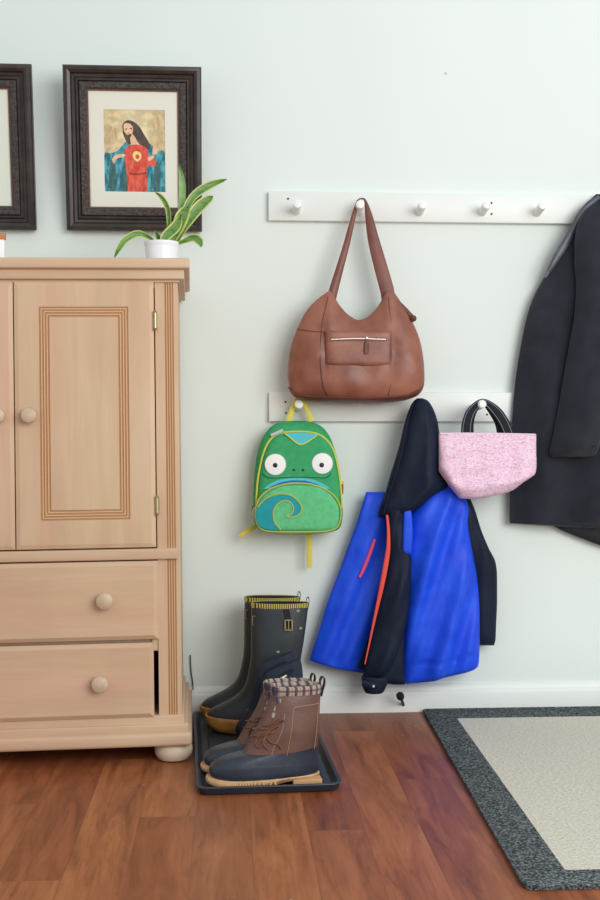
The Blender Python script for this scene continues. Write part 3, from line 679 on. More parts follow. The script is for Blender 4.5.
# left open front
f = lambda s, t, a, b: E(t, 14)*(E(s, 6)*.018+folds(a, b, .006, .42, .20, 4)*E(s, 2))
obj('front_flap', inflate([(492,366,388),(505,362,388.5),(520,357.5,389),(545,348.5,389),(570,339.5,386),(600,328,380),(630,319,375),(650,312.5,370),(660,309.6,367),(664,320,366.5),(669,341,366),(673,361,366)], -.05, f, lambda s, t, a, b: .012*E(s, 6)*E(t, 14), 30, 44), M_blue, J, smooth=70)
bm = NB(); ribbon(bm, [(374.8,539,3),(370,553,3.6),(364.5,567,3.6),(359.5,577.5,2.6)], -.076, .004, 20); obj('pocket_zip', bm, M_pinkzip, J)
# main blue body
def jb(s, t, a, b):
    u = (a-441)/38
    return max(0, -.005*math.exp(-((b-(659-.09*(a-440)-.0035*max(0, a-440)**2))/2.0)**2)*E(s, 3)+E(s, 2.6)*E(t, 10)*(.055+.012*math.sin((a+.25*(b-500)-430)*.17)*min(1, (b-480)/50)+folds(a, b, .006, .3, .30, 8)+.016*max(0, -u)))
obj('body', inflate([(482,441,449),(487,434,455),(493,427,461),(500,419,466),(510,411,468.5),(520,406,467.5),(540,404.5,470),(560,403.5,474),(580,402.5,477.5),(610,401.5,479.3),(640,400.5,479.6),(660,400.5,478.8),(666,400.5,477.6),(669.5,400.5,472),(675,400.5,452),(680,400.5,430),(683.5,401,409)], -.072, jb, lambda s, t, a, b: .045*E(s, 3)*E(t, 10), 44, 60), M_blue, J, smooth=70)
def jbY(px, py): return -.072-.06
bm = NB(); 
# navy side panel and blue yoke piece, then left sleeve in front
f = lambda s, t, a, b: E(s, 4)*E(t, 10)*.016
obj('side_panel', inflate([(604,384,407),(620,376,405.5),(640,371,404.5),(660,367,404.3),(675,364,404.5),(680,375,404.7),(684.5,392,404.8)], -.120, f, lambda s, t, a, b: .03*E(s, 4)*E(t, 10), 20, 24), M_navy, J, smooth=70)
f = lambda s, t, a, b: (.6*E(s, 3)+.4*max(0, 1-abs(s-.1)))*E(t, 14)*(.012+.016*min(1, max(0, (b-525)/60))+folds(a, b, .004, .5, .30, 12))
obj('yoke_panel', inflate([(508,403.3,411),(520,402.8,412.3),(535,402.2,413),(548,401.8,412),(555,402,411.5)], -.124, lambda s, t, a, b: .010*E(s, 6)*E(t, 10), lambda s, t, a, b: .02*E(s, 6), 10, 16), M_blue, J, smooth=70)
sl = obj('sleeve', inflate([(508,389.5,404.5),(528,389.6,403.2),(545,389.5,403.5),(552,389.2,407),(556,388.8,411),(570,387.5,411.2),(585,384,411),(600,379.8,409.8),(615,376.5,407.5),(630,372.8,405),(645,369.2,401.5),(660,365.8,397),(672,363.5,391.5),(678,362.5,388.5)], -.122, f, lambda s, t, a, b: .03*E(s, 3)*E(t, 10), 24, 44), M_navy, J, smooth=70)
cf = obj('cuff', inflate([(676,361.5,388.5),(681,361.8,388.3),(687,362.6,386),(691.5,364.5,383.5),(693.5,366.5,381)], -.124, lambda s, t, a, b: .022*(.7*E(s, 4)+.3*(1-abs(s)))*E(t, 14), lambda s, t, a, b: .03*E(s, 3)*E(t, 14), 20, 14), M_navy, J, smooth=70)
bm = NB(); ribbon(bm, [(362.5,683,6),(370,685.5,6.5),(377,686.5,5)], -.147, .003, 10); obj('cuff_strap', bm, M_navy, cf)
bm = NB(); disc(bm, 373.5, 686.3, 1.3, -.149, .0015, 14); obj('snap', bm, M_grey, cf)
# zip
bm = NB(); ribbon(bm, [(374,622,1.5,0),(369.5,640,4,0),(365.5,656,7,0),(362.5,669,9,0)], -.083, .008, 24); obj('inner_placket', bm, M_navy, J, smooth=60)
bm = NB(); ribbon(bm, [(387,515,2.6,.0),(388.4,530,3.4,.0),(388.2,548,4.4,.0),(385.8,565,5,0),(382,585,4.6,0),(377.6,605,3.8,0),(373.2,625,2.8,0),(369,645,2,0),(364.8,664,1.5,0)], -.135, .006, 60); obj('front_zip', bm, M_zip, J, smooth=60)
# hood
def hd(s, t, a, b):
    r = max(0, 1-abs(s-.25)/(.75 if s > .25 else 1.25))
    return max(0, (.6*E(s, 3.5)+.4*r**.8)*(E(t, 3.5) if t < 0 else E(t, 9))*(.054+folds(a, b, .006, .3, .14, 21)))
hb = lambda s, t, a, b: (.02*E(s, 2.3)*E(t, 3.5) if b > 425 else -.45*hd(s, t, a, b))
hood = obj('hood', inflate([(398.2,417.5,422.5),(400,414.5,427),(404,411.5,430.5),(412,408,434.5),(425,404,438),(445,399.3,440),(462,394.3,440.3),(474,390.5,443.5),(482,388.2,448.5),(487,386.9,447),(491,385.8,441.5),(497,384.2,432),(503,381.5,425),(509,379.6,417),(514,378.8,409),(517.2,379.5,403)], -.092, hd, hb, 34, 56), M_navy, J, smooth=70)
bm = NB(); ptube(bm, [(413.5,403,.012),(407.5,422,-.004),(402.5,448,-.012),(395.5,474,-.016),(388,497,-.012),(383.5,514,0)], -.125, .8, 40); obj('hood_edge', bm, M_navy, hood)
bm = NB(); ribbon(bm, [(402,661.5,.9,.0),(425,660.5,.9,0),(450,658.5,.9,0),(474,654,.9,.03)], -.137, .003, 30)
bm.free()

# ------------------------------------------------------------------ BLACK COAT
KT = thing('coat', 'black wool coat hanging from the upper peg rail at the right edge of the photo', 'coat', at(600, 527, -.08))
cl_ = [(194,596,604),(198,592,612),(205,585.5,628),(215,578,645),(230,570,660),(250,559,672),(270,548.5,680),(286,539,684),(300,532.2,686),(320,526,689),(345,521,692),(370,516.8,695),(400,513.5,697),(430,511.8,699),(460,510.8,700),(490,510,701),(515,509.4,702),(523,509.4,702),(525,540,690),(527.5,575,660),(528.3,590,640)]
def ct(s, t, a, b):
    d = (a-510)
    return max(0, E(t, 12)*(E(s, 3)*.062*min(1, .22+max(0, (a-505))/75.0)*min(1, .35+(b-194)/120)+E(s, 2)*min(1, max(0, b-240)/120)*.020*math.sin((a-520)*.105+1.2*nz(a, b*.3, .02, 31))))
obj('body', inflate(cl_, -.036, ct, lambda s, t, a, b: .012*E(s, 3)*E(t, 12), 56, 70), M_coat, KT, smooth=70)
obj('back_hem', inflate([(505,540,690),(520,546,690),(527,555,688),(534,570,684),(541,588,676),(547,606,660),(549,618,646)], -.026, lambda s, t, a, b: .012*E(s, 4)*E(t, 6), lambda s, t, a, b: .006, 20, 20), M_lining, KT, smooth=70)
def slv(s, t, a, b): return max(0, E(s, 2.0)*E(t, 16)*min(1, .1+max(0, b-206)/70)*(.070+folds(a, b, .008, .35, .15, 40)))
s1 = obj('sleeve', inflate([(204,592,612),(212,585,620),(225,577.5,628),(240,574.8,634),(262,574.5,634),(285,576,630),(310,574.8,625),(335,571,620),(360,566.5,615.5),(385,562,611),(410,557.8,606.5),(430,554,602),(445,551,598.5),(453,549.3,596.5),(457,551,595)], -.098, slv, lambda s, t, a, b: .035*E(s, 2.2)*E(t, 9), 26, 60), M_coat, KT, smooth=70)
obj('sleeve', inflate([(212,622,652),(240,632,672),(285,645,690),(335,658,704),(385,668,714),(430,674,718),(457,678,716)], -.07, slv, lambda s, t, a, b: .04*E(s, 2.2)*E(t, 9), 22, 40), M_coat, KT, smooth=70)
for (qx, qy) in ((593.2,436), (593,440.5), (592.8,445)):
    bm = NB(); disc(bm, qx, qy, 1.7, -.140, .003, 14); obj('cuff_button', bm, M_button, KT)
bm = NB(); ribbon(bm, [(599,197,4,0),(590.5,203.5,7,0),(582,214,8.5,0),(575.5,226,8,0),(568,239,8,0),(560,252,7.5,0),(552,265.5,5.5,0),(545,277.5,2,.004)], -.069, .006, 50); obj('collar_edge', bm, M_satin, KT, smooth=60)
bm = NB(); ptube(bm, [(598,198),(606,199.5),(613,205)], -.062, 1.4, 14); obj('hanging_loop', bm, M_satin, KT)

# ------------------------------------------------------------------ PINK TOTE
TYY = -.136
T = thing('tote_bag', 'small pink patterned tote bag with black handles in front of the coat', 'tote bag', at(485, 498, TYY))
tc = [(438.8,433.4,471),(440.5,433.3,474),(446,433.2,481.5),(453,433.1,491),(459.5,433,498.6),(472,433,499.2),(485,433.2,497.8),(498,433.4,494.8),(508,433.6,492.3),(513,433.8,490),(522,434,482.5),(530,434.2,477.5),(534,434.4,475),(536.3,434.5,468)]
def tf(s, t, a, b): return max(0, E((a-487.5)/48.8, 6)*(.008+.034*max(0, min(1, (s+1)*.6)))*(E(s, 8) if s > 0 else 1)*(1+.18*nz(a, b, .06, 50)+.10*math.sin(b*.34+.04*a)))
obj('body', inflate(tc, TYY, tf, lambda s, t, a, b: E((a-487.5)/48.8, 6)*(.006+.022*max(0, min(1, (s+1)*.6)))*(E(s, 8) if s > 0 else 1), 34, 50, cols=True, smooth=False), M_pink, T, smooth=60)
bm = NB(); ptube(bm, [(440,433.6),(465,433.4),(490,433.6),(513,434),(535.5,434.6)], TYY-.006, .9, 30); obj('rim', bm, mat('pale_pink_rim', (236,206,220), .6), T)
for (h1, h2, dy) in (([(466.5,438,11.5),(467,425,11),(470,414,10),(474.5,407.5,8.5),(479.5,403,7),(484,401.8,6)], [(484,401.8,6),(489,404.5,7.5),(496,411,10),(502,419,10.5),(506.5,428,10.5),(510,438,10.5)], -.004), ([(469,438,10),(469,425,9.5),(472,413.5,8),(478,404.5,6.5),(483,402,6)], [(483,402,6),(488,405,8),(494,413,9),(499,423,8.5),(502,438,8.5)], .012)):
    bm = NB(); ribbon(bm, h1+h2[1:], TYY+dy, .004, 60); h = obj('handle', bm, M_bweb, T, smooth=60)
    if dy < 0:
        for dd in (-3.6, 3.6):
            bm = NB(); Pq = catmull(h1+h2[1:], 60); ln = []
            for i, p in enumerate(Pq):
                a = Pq[max(i-1, 0)]; b = Pq[min(i+1, 60)]; t_ = np.array((b[0]-a[0], b[1]-a[1])); t_ /= np.linalg.norm(t_)+1e-9
                w_ = dd*p[2]/11; ln.append(at(p[0]-t_[1]*w_, p[1]+t_[0]*w_, TYY+dy-.002))
            tube(bm, ln[2:-2], .0007, 5); obj('stitching', bm, M_stitch, h)

# ------------------------------------------------------------------ TRAY AND BOOTS
fl = onz(197.5, 797, .0); fr_ = onz(341.5, 792, .0); bl = onz(196, 716, .0); bl.y = min(bl.y, -.05)
ex = (fr_-fl); ex.z = 0; W_t = ex.length; ang = math.atan2(ex.y, ex.x)
L_t = (bl-fl).length
T_ang = math.atan2(-(bl-fl).x, (bl-fl).y)       # leaning of the long side
tr_rot = (ang+T_ang)/2
TR = thing('boot_tray', 'black rectangular plastic boot tray on the floor under six boots', 'boot tray', (fl.x, fl.y, 0), (0, 0, tr_rot))
def rrect(x0, x1, y0, y1, r, z, n=6):
    out = []
    for (cx_, cy_, a0) in ((x1-r, y1-r, 0), (x0+r, y1-r, 90), (x0+r, y0+r, 180), (x1-r, y0+r, 270)):
        for k in range(n+1): q = R(a0+90*k/n); out.append(Vector((cx_+r*math.cos(q), cy_+r*math.sin(q), z)))
    return out
bm = NB(); W2, L2 = W_t, L_t
loft(bm, [rrect(.008, W2-.008, .008, L2-.008, .02, .0005), rrect(.004, W2-.004, .004, L2-.004, .022, .004), rrect(.0, W2, .0, L2, .025, .015), rrect(-.003, W2+.003, -.003, L2+.003, .026, .0185), rrect(-.002, W2+.002, -.002, L2+.002, .026, .0205), rrect(.004, W2-.004, .004, L2-.004, .024, .0205), rrect(.008, W2-.008, .008, L2-.008, .022, .017), rrect(.014, W2-.014, .014, L2-.014, .02, .007), rrect(.020, W2-.020, .020, L2-.020, .016, .006)])
for (i0, h_) in ((.040, .0085),):
    pass
obj('tray', bm, M_tray, TR, True, smooth=50)
bm = NB(); tube(bm, rrect(.034, W2-.034, .034, L2-.034, .02, .0062), .0025, 6, closed=True); obj('raised_ridge', bm, M_tray, TR, True)
ZT = .0068
def bring(x0, x1, hw_, z, n=40, toe=2.3, tilt=0.0, ofs=0.0):
    """horizontal foot-shaped ring: toe at -x, heel at +x"""
    c, a = (x0+x1)/2, (x1-x0)/2; out = []
    for k in range(n):
        q = 2*math.pi*k/n; cs, sn = math.cos(q), math.sin(q)
        px = c+a*math.copysign(abs(cs)**(2/toe), cs); u = -cs
        w = hw_*(1+.14*u*min(1, a/.09)) if a > .05 else hw_
        out.append(Vector((px, w*math.copysign(abs(sn)**(2/2.4), sn)+ofs, z+tilt*(px-c))))
    return out
def prof(rows, n):
    z = [r[0] for r in rows]; o = []
    for k in range(n+1):
        v = z[0]+(z[-1]-z[0])*k/n; o.append((v, *[pchip(v, z, [r[i] for r in rows]) for i in (1, 2, 3)]))
    return o
def dup(root, loc, rotz, label):
    r = root.copy(); C.objects.link(r); r.location = loc; r.rotation_euler = (0, 0, rotz); r['label'] = label
    for ch in list(root.children):
        c = ch.copy(); C.objects.link(c); c.parent = r
        for g_ in ch.children: d = g_.copy(); C.objects.link(d); d.parent = c
    return r
def place(px_heel, depthY, px_ref):         # x of a pixel column at world y
    return at(px_heel, 500, depthY).x
# ---- tall rain boot
s = .00266
def wr(py, a, b, w): return ((734-py)*s, (a-302)*s, (b-302)*s, w)
WL = thing('rain_boot', 'nearer tall black printed rain boot with brass buckle and honey sole', 'rain boot', (0,0,0), group='tall rain boots')
foot = [wr(729,210,300.5,.043), wr(724,206,301.5,.045), wr(718,205,302,.046), wr(713,208.5,302,.045), wr(708,217,302,.043), wr(702,229,301.5,.042), wr(695,238.5,300.5,.043), wr(687,244,300,.044), wr(675,247.5,300,.045), wr(660,249.8,301,.045), wr(645,250.3,303.5,.044), wr(625,250.3,306.3,.040), wr(612,250.6,307.8,.036), wr(607.5,250.8,308.2,.034)]
bm = NB(); loft(bm, [bring(a, b, w, z, toe=2.6) for z, a, b, w in prof(foot, 60)], True, False); obj('shaft', bm, M_welly, WL, True, smooth=60)
top = foot[-1]; bm = NB(); z0 = top[0]
loft(bm, [bring(top[1]-.001, top[2]+.001, .0347, z0-.002), bring(top[1]-.0015, top[2]+.0015, .0353, z0+.004), bring(top[1]-.0015, top[2]+.0015, .0353, z0+.0095), bring(top[1]+.001, top[2]-.001, .033, z0+.011), bring(top[1]+.003, top[2]-.003, .031, z0+.009)], False, False); obj('trim_band', bm, M_check, WL, True)
bm = NB(); loft(bm, [bring(top[1]+.003, top[2]-.003, .031, z0+.009), bring(top[1]+.006, top[2]-.008, .028, z0-.03), bring(top[1]+.010, top[2]-.018, .022, z0-.07)], False, True); obj('lining', bm, M_in, WL, True, smooth=60)
bm = NB(); so = [(0, wr(734,216,300,.040)), (0, wr(733,211,301.5,.0435)), (0, wr(728,206,303,.0475)), (0, wr(722.5,203.6,303.6,.0485)), (0, wr(719.5,203.8,303.6,.0485)), (0, wr(718.5,206,302.5,.046))]
loft(bm, [bring(r[1], r[2], r[3], r[0], toe=2.7) for _, r in so])
for v in bm.verts:                         # toe spring
    u = max(0, (-v.co.x-.15)/.11); v.co.z += .006*u*u
    if v.co.z < .003+.012*u*u and -.16 < v.co.x < -.06 : v.co.z += .0
obj('outsole', bm, M_sole, WL, True, smooth=50)
fx = lambda px: (px-302)*s; fz = lambda py: (734-py)*s
def wy(px, py):                            # near side surface of the shaft
    for z, a, b, w in [min(prof(foot, 60), key=lambda r: abs(r[0]-fz(py)))]:
        c, hw2 = (a+b)/2, (b-a)/2; u = max(-1, min(1, (fx(px)-c)/hw2)); return -w*(1-abs(u)**2.3)**(1/2.4)
bm = NB()
for (p0, p1) in (((281,609),(287,622)), ((281,622),(285,640))): pass
pts = [(286.5,608.5),(288,615),(288.5,622),(288.5,626)]
rings = [[Vector((fx(a-3), wy(a-3, b)-.001, fz(b))), Vector((fx(a-3), wy(a-3, b)-.0035, fz(b))), Vector((fx(a+3), wy(a+3, b)-.0035, fz(b))), Vector((fx(a+3), wy(a+3, b)-.001, fz(b)))] for a, b in pts]
loft(bm, rings); obj('buckle_strap', bm, M_in, WL, True)
bm = NB(); by = wy(289, 624)-.006
q = [Vector((fx(a), by, fz(b))) for a, b in ((285.5,619),(292.5,619),(292.5,629),(285.5,629))]; qq = []
for i in range(4): qq += [q[i]*(1-t)+q[(i+1) % 4]*t for t in (0, .33, .66)]
tube(bm, qq, .0022, 6, closed=True); tube(bm, [Vector((fx(289), by-.001, fz(619))), Vector((fx(289), by-.001, fz(629)))], .0014, 6); obj('buckle', bm, M_brass, WL, True)
bm = NB(); qx_, qz_ = fx(308), z0; rings = []
pl_ = [(qx_-.002, z0-.012), (qx_+.001, z0+.004), (qx_+.002, z0+.019), (qx_-.001, z0+.025), (qx_-.005, z0+.019), (qx_-.006, z0+.002)]
P3 = catmull([(a, b, 0) for a, b in pl_], 20)
loft(bm, [[Vector((p[0], -.008, p[1])), Vector((p[0]+.0018, -.008, p[1])), Vector((p[0]+.0018, .008, p[1])), Vector((p[0], .008, p[1]))] for p in P3]); obj('pull_tab', bm, mat('olive_tab', (92,84,60), .7), WL, True)
bm = NB(); seam = [(254,700),(256,680),(256.5,650),(256.8,625),(257,610)]
P3 = catmull([(a, b, 0) for a, b in seam], 30); tube(bm, [Vector((fx(p[0]), wy(p[0], p[1])-.0003, fz(p[1]))) for p in P3], .0012, 5); obj('seam', bm, M_in, WL, True)
bm = NB(); q = [Vector((fx(a), wy(254.5, 620)-.003, fz(b))) for a, b in ((252.6,616),(256.8,616),(256.8,625),(252.6,625))]; qq = []
for i in range(4): qq += [q[i]*(1-t)+q[(i+1) % 4]*t for t in (0, .5)]
tube(bm, qq, .0009, 5, closed=True); obj('keeper', bm, M_brass, WL, True)
for (mx, my) in ((259,631),(278.5,650.5),(301,628),(298.5,610.5),(262,690),(233,716),(275,672)):
    bm = NB(); rings = []
    for rr_ in (1.0, .55):
        ring = []
        for k in range(10):
            q = 2*math.pi*k/10; a, b = mx+1.7*rr_*math.cos(q), my+1.3*rr_*math.sin(q); ring.append(Vector((fx(a), wy(a, b)-(.0008 if rr_ == 1 else .0014), fz(b))))
        rings.append(ring)
    loft(bm, rings, False, True); obj('printed_motif', bm, mat('printed_motif', (150,140,108), .6) if 'printed_motif' not in bpy.data.materials else bpy.data.materials['printed_motif'], WL, True, smooth=180)
wy1, wy2 = -.235, -.128
WL.location = (at(302, 600, wy1).x, wy1, ZT); WL.rotation_euler = (0, 0, R(-5))
dup(WL, (at(293.5, 600, wy2).x, wy2, ZT), R(-5), 'farther tall black printed rain boot with yellow check rim, by the wall')
# ---- navy pull-on boot (only the tops show)
s2 = .00255
def nr(py, a, b, w): return ((752-py)*s2, (a-302)*s2, (b-302)*s2, w)
NV = thing('snow_boot', 'nearer navy pull-on boot with a handle slot, just behind the duck boots', 'boot', (0,0,0), group='navy pull-on boots')
ft = [nr(751,250,299,.028), nr(746,244,301,.033), nr(740,242,302,.034), nr(734,243,302,.033), nr(727,248,301,.031), nr(718,253.5,300.5,.030), nr(706,257,300.5,.031), nr(695,259,301.5,.029), nr(684,261,302.5,.025), nr(674,263,301.5,.020), nr(667,265.5,299.5,.014)]
bm = NB(); tl = .44
R_ = [bring(a, b, w, z, tilt=tl*max(0, (z-.11)/.107)**1.3, toe=2.6) for z, a, b, w in prof(ft, 50)]; tp = ft[-1]
R_ += [bring(tp[1]+.003, tp[2]-.003, tp[3]-.004, tp[0]+.001, tilt=tl), bring(tp[1]+.006, tp[2]-.008, tp[3]-.008, tp[0]-.012, tilt=tl), bring(tp[1]+.012, tp[2]-.016, tp[3]-.011, tp[0]-.025, tilt=tl)]
loft(bm, R_); obj('shaft', bm, M_neo, NV, True, smooth=60)
bm = NB(); loft(bm, [bring(a-.002, b+.002, w+.002, z) for z, a, b, w in prof(ft[:6], 16)]+[bring(ft[5][1]+.002, ft[5][2]-.002, ft[5][3]-.002, ft[5][0]+.001)]); obj('rubber_foot', bm, M_neod, NV, True, smooth=60)
def slot(name, pts, wpx, y, m, lab=None):
    bm = NB(); P3 = catmull([(a, b, 0) for a, b in pts], 16)
    n = len(P3); rings = []
    for i, p in enumerate(P3):
        t_ = P3[min(i+1, n-1)]-P3[max(i-1, 0)]; t_ = t_/np.linalg.norm(t_); e = wpx*math.sqrt(max(.02, 1-(2*i/(n-1)-1)**4))/2
        rings.append([Vector(((p[0]-t_[1]*e*k1-302)*s2, y+dd, (752-(p[1]+t_[0]*e*k1))*s2)) for k1, dd in ((-1, .004), (-.8, 0), (.8, 0), (1, .004))])
    loft(bm, rings); return obj(name, bm, m, NV, True, smooth=60, label=lab)
slot('handle_slot', [(270.5,680.5),(277,677.5),(285,673),(293.5,668.5)], 4.6, -.0275, M_in)
slot('slot_gleam', [(274,679.6),(280,677),(286,673.6)], 2.0, -.0300, M_eye)  # white sliver added to paint the pale gleam inside the slot, no real tag
ny1, ny2 = -.432, -.335
NV.location = (at(302.5, 600, ny1).x, ny1, ZT)
dup(NV, (at(295, 600, ny2).x, ny2, ZT), R(0), 'farther navy pull-on boot with a handle slot, in front of the rain boots')
# ---- duck boot
s3 = .00234
def dr(py, a, b, w): return ((782-py)*s3, (a-317)*s3, (b-317)*s3, w)
DB = thing('duck_boot', 'nearest brown leather duck boot with navy rubber foot, plaid cuff and laces', 'boot', (0,0,0), group='brown duck boots')
rub = [dr(777,213,314.5,.041), dr(773,209.6,316,.044), dr(768,208.6,316.8,.0448), dr(763.5,209.5,317,.0445), dr(759.5,213,317,.043), dr(756,221,317,.0415), dr(753,233,317,.040), dr(751,243,317,.039)]
bm = NB()
RR = [bring(a, b, w, z, toe=2.7) for z, a, b, w in prof(rub, 24)]
loft(bm, RR, True, True)
for v in bm.verts:                         # rubber shell rises over the heel, dips at the lacing
    u = (v.co.x+.14)/.14
    if v.co.z > .05: v.co.z += .010*max(0, u)**2
obj('rubber_foot', bm, M_duck, DB, True, smooth=60)
lea = [dr(757,238,316,.0385), dr(750,242.5,316.4,.0385), dr(742,247,316.8,.0385), dr(732,253,317.3,.039), dr(722,259,317.8,.037), dr(712,264,318.2,.034), dr(702,268,318.8,.031), dr(695,270.5,319.4,.028)]
bm = NB(); loft(bm, [bring(a, b, w, z) for z, a, b, w in prof(lea, 34)], True, False); obj('leather_shaft', bm, M_bleather, DB, True, smooth=60)
tp = lea[-1]; bm = NB(); zt3 = tp[0]
loft(bm, [bring(tp[1]-.001, tp[2]+.001, tp[3]+.001, zt3-.001), bring(tp[1]-.002, tp[2]+.002, tp[3]+.002, zt3+.004), bring(tp[1]-.0025, tp[2]+.0025, tp[3]+.0025, zt3+.017), bring(tp[1], tp[2], tp[3], zt3+.020), bring(tp[1]+.003, tp[2]-.003, tp[3]-.003, zt3+.016), bring(tp[1]+.008, tp[2]-.006, tp[3]-.010, zt3-.01)], False, True); obj('plaid_cuff', bm, M_plaid, DB, True, smooth=60)
bm = NB(); so = [dr(782,222,262,.036), dr(781,216,300,.041), dr(778,211,300,.0445), dr(775.5,208,300,.046), dr(773,207,318,.0465), dr(771.8,208.5,317,.0445)]
sor = [dr(781.5,226,312,.037), dr(780.5,217,315.5,.043), dr(777.5,209.5,318,.0462), dr(775.5,207.6,318.4,.0468), dr(774.4,209.0,317.3,.045)]
loft(bm, [bring(r[1], r[2], r[3], max(0, r[0]), toe=2.7) for r in sor])
for v in bm.verts:                         # toe spring and raised arch
    x_ = v.co.x; arch = max(0, min(1, (x_+.115)/.035)); toe_ = max(0, (-x_-.19)/.065)
    v.co.z += .0085*arch*(1 if v.co.z < .012 else .35)+.006*toe_*toe_
obj('outsole', bm, M_tan, DB, True, smooth=50)
bm = NB(); rim = bring((206.8-317)*s3, (319-317)*s3, .0470, .01, n=130, toe=2.7)
for p in rim:                              # chain tread beads round the toe
    if p.x < -.105 and p.y < .03: bmesh.ops.create_icosphere(bm, subdivisions=2, radius=.0050, matrix=Matrix.Translation(Vector((p.x, p.y, .0085+.006*(max(0, (-p.x-.19)/.065))**2))) @ Matrix.Diagonal((.72, .72, 1.55, 1)))
obj('chain_tread', bm, M_tan, DB, True, smooth=180)
bm = NB(); box(bm, (289-317)*s3, (318-317)*s3, -.041, .041, .0003, .0145, .003); obj('heel', bm, M_tan, DB, True)
def dy(px, py, of=.001):
    x_, z_ = (px-317)*s3, (782-py)*s3
    r_ = min(prof(lea, 60), key=lambda r: abs(r[0]-z_)); c, h_ = (r_[1]+r_[2])/2, (r_[2]-r_[1])/2; u = max(-.999, min(.999, (x_-c)/h_))
    return Vector((x_, -r_[3]*(1-abs(u)**2.3)**(1/2.4)-of, z_))
for pth in ([(283,752),(284.5,744),(287,730),(289,715),(290,708),(293,705.5),(302,705),(311,704.5),(316,704.5)], [(311,749),(313,735),(314.5,718),(315.5,704)], [(253,751),(257,745),(256,738)], [(268,751),(270,744),(275,735),(279,725),(281,712)]):
    bm = NB(); P3 = catmull([(a, b, 0) for a, b in pth], 30); tube(bm, [dy(p[0], p[1], .0006) for p in P3], .0008, 5); obj('stitch_line', bm, M_thread, DB, True)
tg = [(262.5,724),(265.5,714),(268,705),(270.5,696)]
bm = NB(); P3 = catmull([(a, b, 0) for a, b in tg], 14)
rings = []
for p in P3:
    a = dy(p[0]+1.2, p[1], .0012); b = dy(p[0]+8.5, p[1], .0012); m_ = dy(p[0]+4.5, p[1], .002); rings.append([a, m_, b, b+Vector((0, .004, 0)), m_+Vector((0, .004, 0)), a+Vector((0, .004, 0))])
loft(bm, rings); obj('plaid_tongue', bm, M_plaid, DB, True, smooth=60)
for pth in ([(256,733),(262,729.5),(270,728),(276,723)], [(258,738),(266,732),(275,724),(280,717)], [(260,724),(266,722),(272,717),(277,712)], [(262,731),(255,735),(253,741),(257,743),(261,737),(264,731)], [(263,731),(268,726),(277,721),(280,717.5),(276,717.5),(269,723),(264,730)], [(263,732),(267,738),(274,740),(277,745)], [(262,732),(260,739),(265,746)], [(249,735),(257,733),(264,730),(272,727)], [(251,728),(258,727),(266,725)]):
    bm = NB(); P3 = catmull([(a, b, 0) for a, b in pth], 24); tube(bm, [dy(p[0], p[1], .003+.004*math.sin(math.pi*i/24)) for i, p in enumerate(P3)], .0019, 6); obj('lace', bm, M_lace, DB, True, smooth=60)
bm = NB(); lp = [(317.5,699),(318.5,692),(318.3,684),(320.3,680),(322.5,681.5),(322.5,687),(320.5,694),(319.5,699)]
P3 = catmull([(a, b, 0) for a, b in lp], 30)
loft(bm, [[Vector(((p[0]-317)*s3, -.009, (782-p[1])*s3)), Vector(((p[0]-317)*s3+.0022, -.009, (782-p[1])*s3)), Vector(((p[0]-317)*s3+.0022, .009, (782-p[1])*s3)), Vector(((p[0]-317)*s3, .009, (782-p[1])*s3))] for p in P3]); obj('pull_loop', bm, mat('dark_brown_loop', (62,48,44), .6), DB, True, smooth=60)
dy1, dy2 = -.664, -.562
DB.location = (at(318.3, 600, dy1).x, dy1, ZT); DB.rotation_euler = (0, 0, R(6))
d2 = dup(DB, (at(309, 600, dy2).x, dy2, ZT), R(6), 'brown duck boot mostly hidden behind the nearest duck boot'); d2.scale = (1, 1, .94)

# ------------------------------------------------------------------ RUG
c_bl, c_fl = onz(422, 711), onz(525.5, 891); i_bl, i_fl = onz(457, 718.5, .008), onz(565, 870.5, .008)
c_bl.y = min(c_bl.y, -.022)
XR = 2.3; RZ = .009
RG = thing('area_rug', 'cream woven area rug with a dark grey border on the wooden floor', 'rug', (c_bl.x, c_bl.y, 0))
def quad(o, z):
    a, b, dx = o; return [Vector((a.x, a.y, z)), Vector((XR-dx, a.y, z)), Vector((XR-dx, b.y, z)), Vector((b.x, b.y, z))]
def rq(pts, r, n=5):
    out = []; m = len(pts)
    for i, p in enumerate(pts):
        a = (pts[i-1]-p).normalized(); b = (pts[(i+1) % m]-p).normalized()
        for k in range(n+1):
            t = k/n; out.append(p+a*r*(1-t)**2+b*r*t**2)
    return out
Q0 = quad((c_bl, c_fl, 0), 0); cen = sum(Q0, Vector())/4
I0 = [Vector((i_bl.x, i_bl.y, 0)), Vector((XR-.12, i_bl.y, 0)), Vector((XR-.12, i_fl.y, 0)), Vector((i_fl.x, i_fl.y, 0))]
def up(L, z, sh=0): return [p+(cen-p).normalized()*sh+Vector((0, 0, z)) for p in L]
o_ = rq(Q0, .016); i_ = rq(I0, .006)
bm = NB(); loft(bm, [up(o_, .0008), up(o_, .006, -.001), up(o_, RZ, .004), up(i_, RZ), up(i_, RZ-.004)], False, False); obj('border', bm, M_rugb, RG, smooth=60)
bm = NB(); loft(bm, [up(i_, .001), up(i_, RZ-.0005)], True, True); obj('field', bm, M_rugc, RG, smooth=60)
bm = NB(); tube(bm, up(o_, .0075, .001), .0035, 6, closed=True); obj('bound_edge', bm, M_rugb, RG, smooth=60)

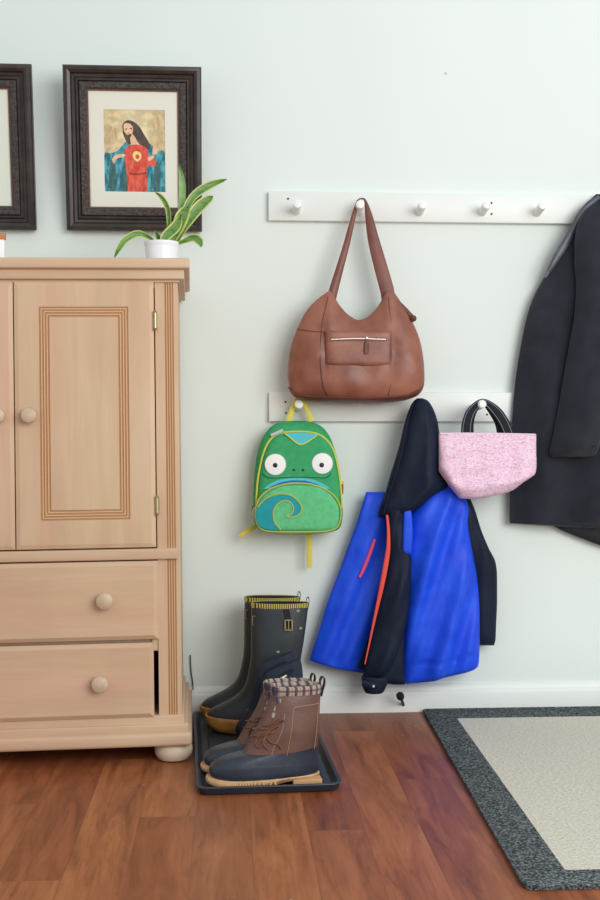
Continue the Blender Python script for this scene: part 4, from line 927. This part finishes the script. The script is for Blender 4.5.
# ------------------------------------------------------------------ DOOR STOP, CORD
bm = NB(); lathe(bm, [(.0035, 0), (.0035, .0008), (.001, .0003)], at(445.5, 73.5, .0004), '-Y', 12); tag(obj('nail_hole', bm, mat('hole_grey', (170,174,168), .8)), 'tiny grey nail hole on the bare wall above the upper peg rail', 'nail hole')
b0 = at(403.5, 705, -.016); tip = at(399.8, 695, -.085)
DS = thing('door_stop', 'small black rubber-tipped door stop on the baseboard below the jacket', 'door stop', b0)
bm = NB(); d = tip-b0; tube(bm, [b0, b0+d*.3, b0+d*.7, b0+d*.92], .0042, 10); obj('rod', bm, M_rubberblk, DS)
bm = NB(); tube(bm, [b0+d*.80, b0+d*.82, b0+d*.95, tip], [.008, .0112, .0112, .008], 18); obj('rubber_tip', bm, M_rubberblk, DS)
bm = NB(); pts = catmull([(190.4,655,0),(190.6,664,0),(191.3,673,0),(192.6,682,0),(193.2,690,0)], 20)
tube(bm, [at(p[0], p[1], -.006 if p[1] < 684 else -.02) for p in pts], .0018, 6)
tag(obj('cord', bm, M_hole), 'thin dark cord against the wall just right of the armoire', 'cord')

# ------------------------------------------------------------------ CAMERA, LIGHT
cam = bpy.data.cameras.new('camera'); co = bpy.data.objects.new('camera', cam); C.objects.link(co)
co.location = CAM; co.rotation_euler = (R(90), 0, -PSI)
cam.sensor_fit = 'VERTICAL'; cam.sensor_height = 36; cam.lens = 36*FPX/900; cam.shift_y = -(450-HOR)/900; cam.clip_start = .05
bpy.context.scene.camera = co
def area(name, loc, tgt, sx, sy, power, col=(1, 1, 1)):
    l = bpy.data.lights.new(name, 'AREA'); l.shape = 'RECTANGLE'; l.size = sx; l.size_y = sy; l.energy = power; l.color = col
    o = bpy.data.objects.new(name, l); C.objects.link(o); o.location = loc
    o.rotation_euler = (Vector(tgt)-Vector(loc)).to_track_quat('-Z', 'Y').to_euler(); return o
area('window_light', (2.0, -3.8, 1.9), (.1, 0, 1.1), 2.6, 2.0, 125, (1, .995, .98))
w = bpy.data.worlds.new('world'); bpy.context.scene.world = w; w.use_nodes = True
bg = w.node_tree.nodes['Background']; bg.inputs[0].default_value = (.90, .955, 1, 1); bg.inputs[1].default_value = .80
vs_ = bpy.context.scene.view_settings; vs_.view_transform = 'Standard'; vs_.look = 'None'; vs_.gamma = 1; vs_.use_curve_mapping = False; vs_.exposure = -.22
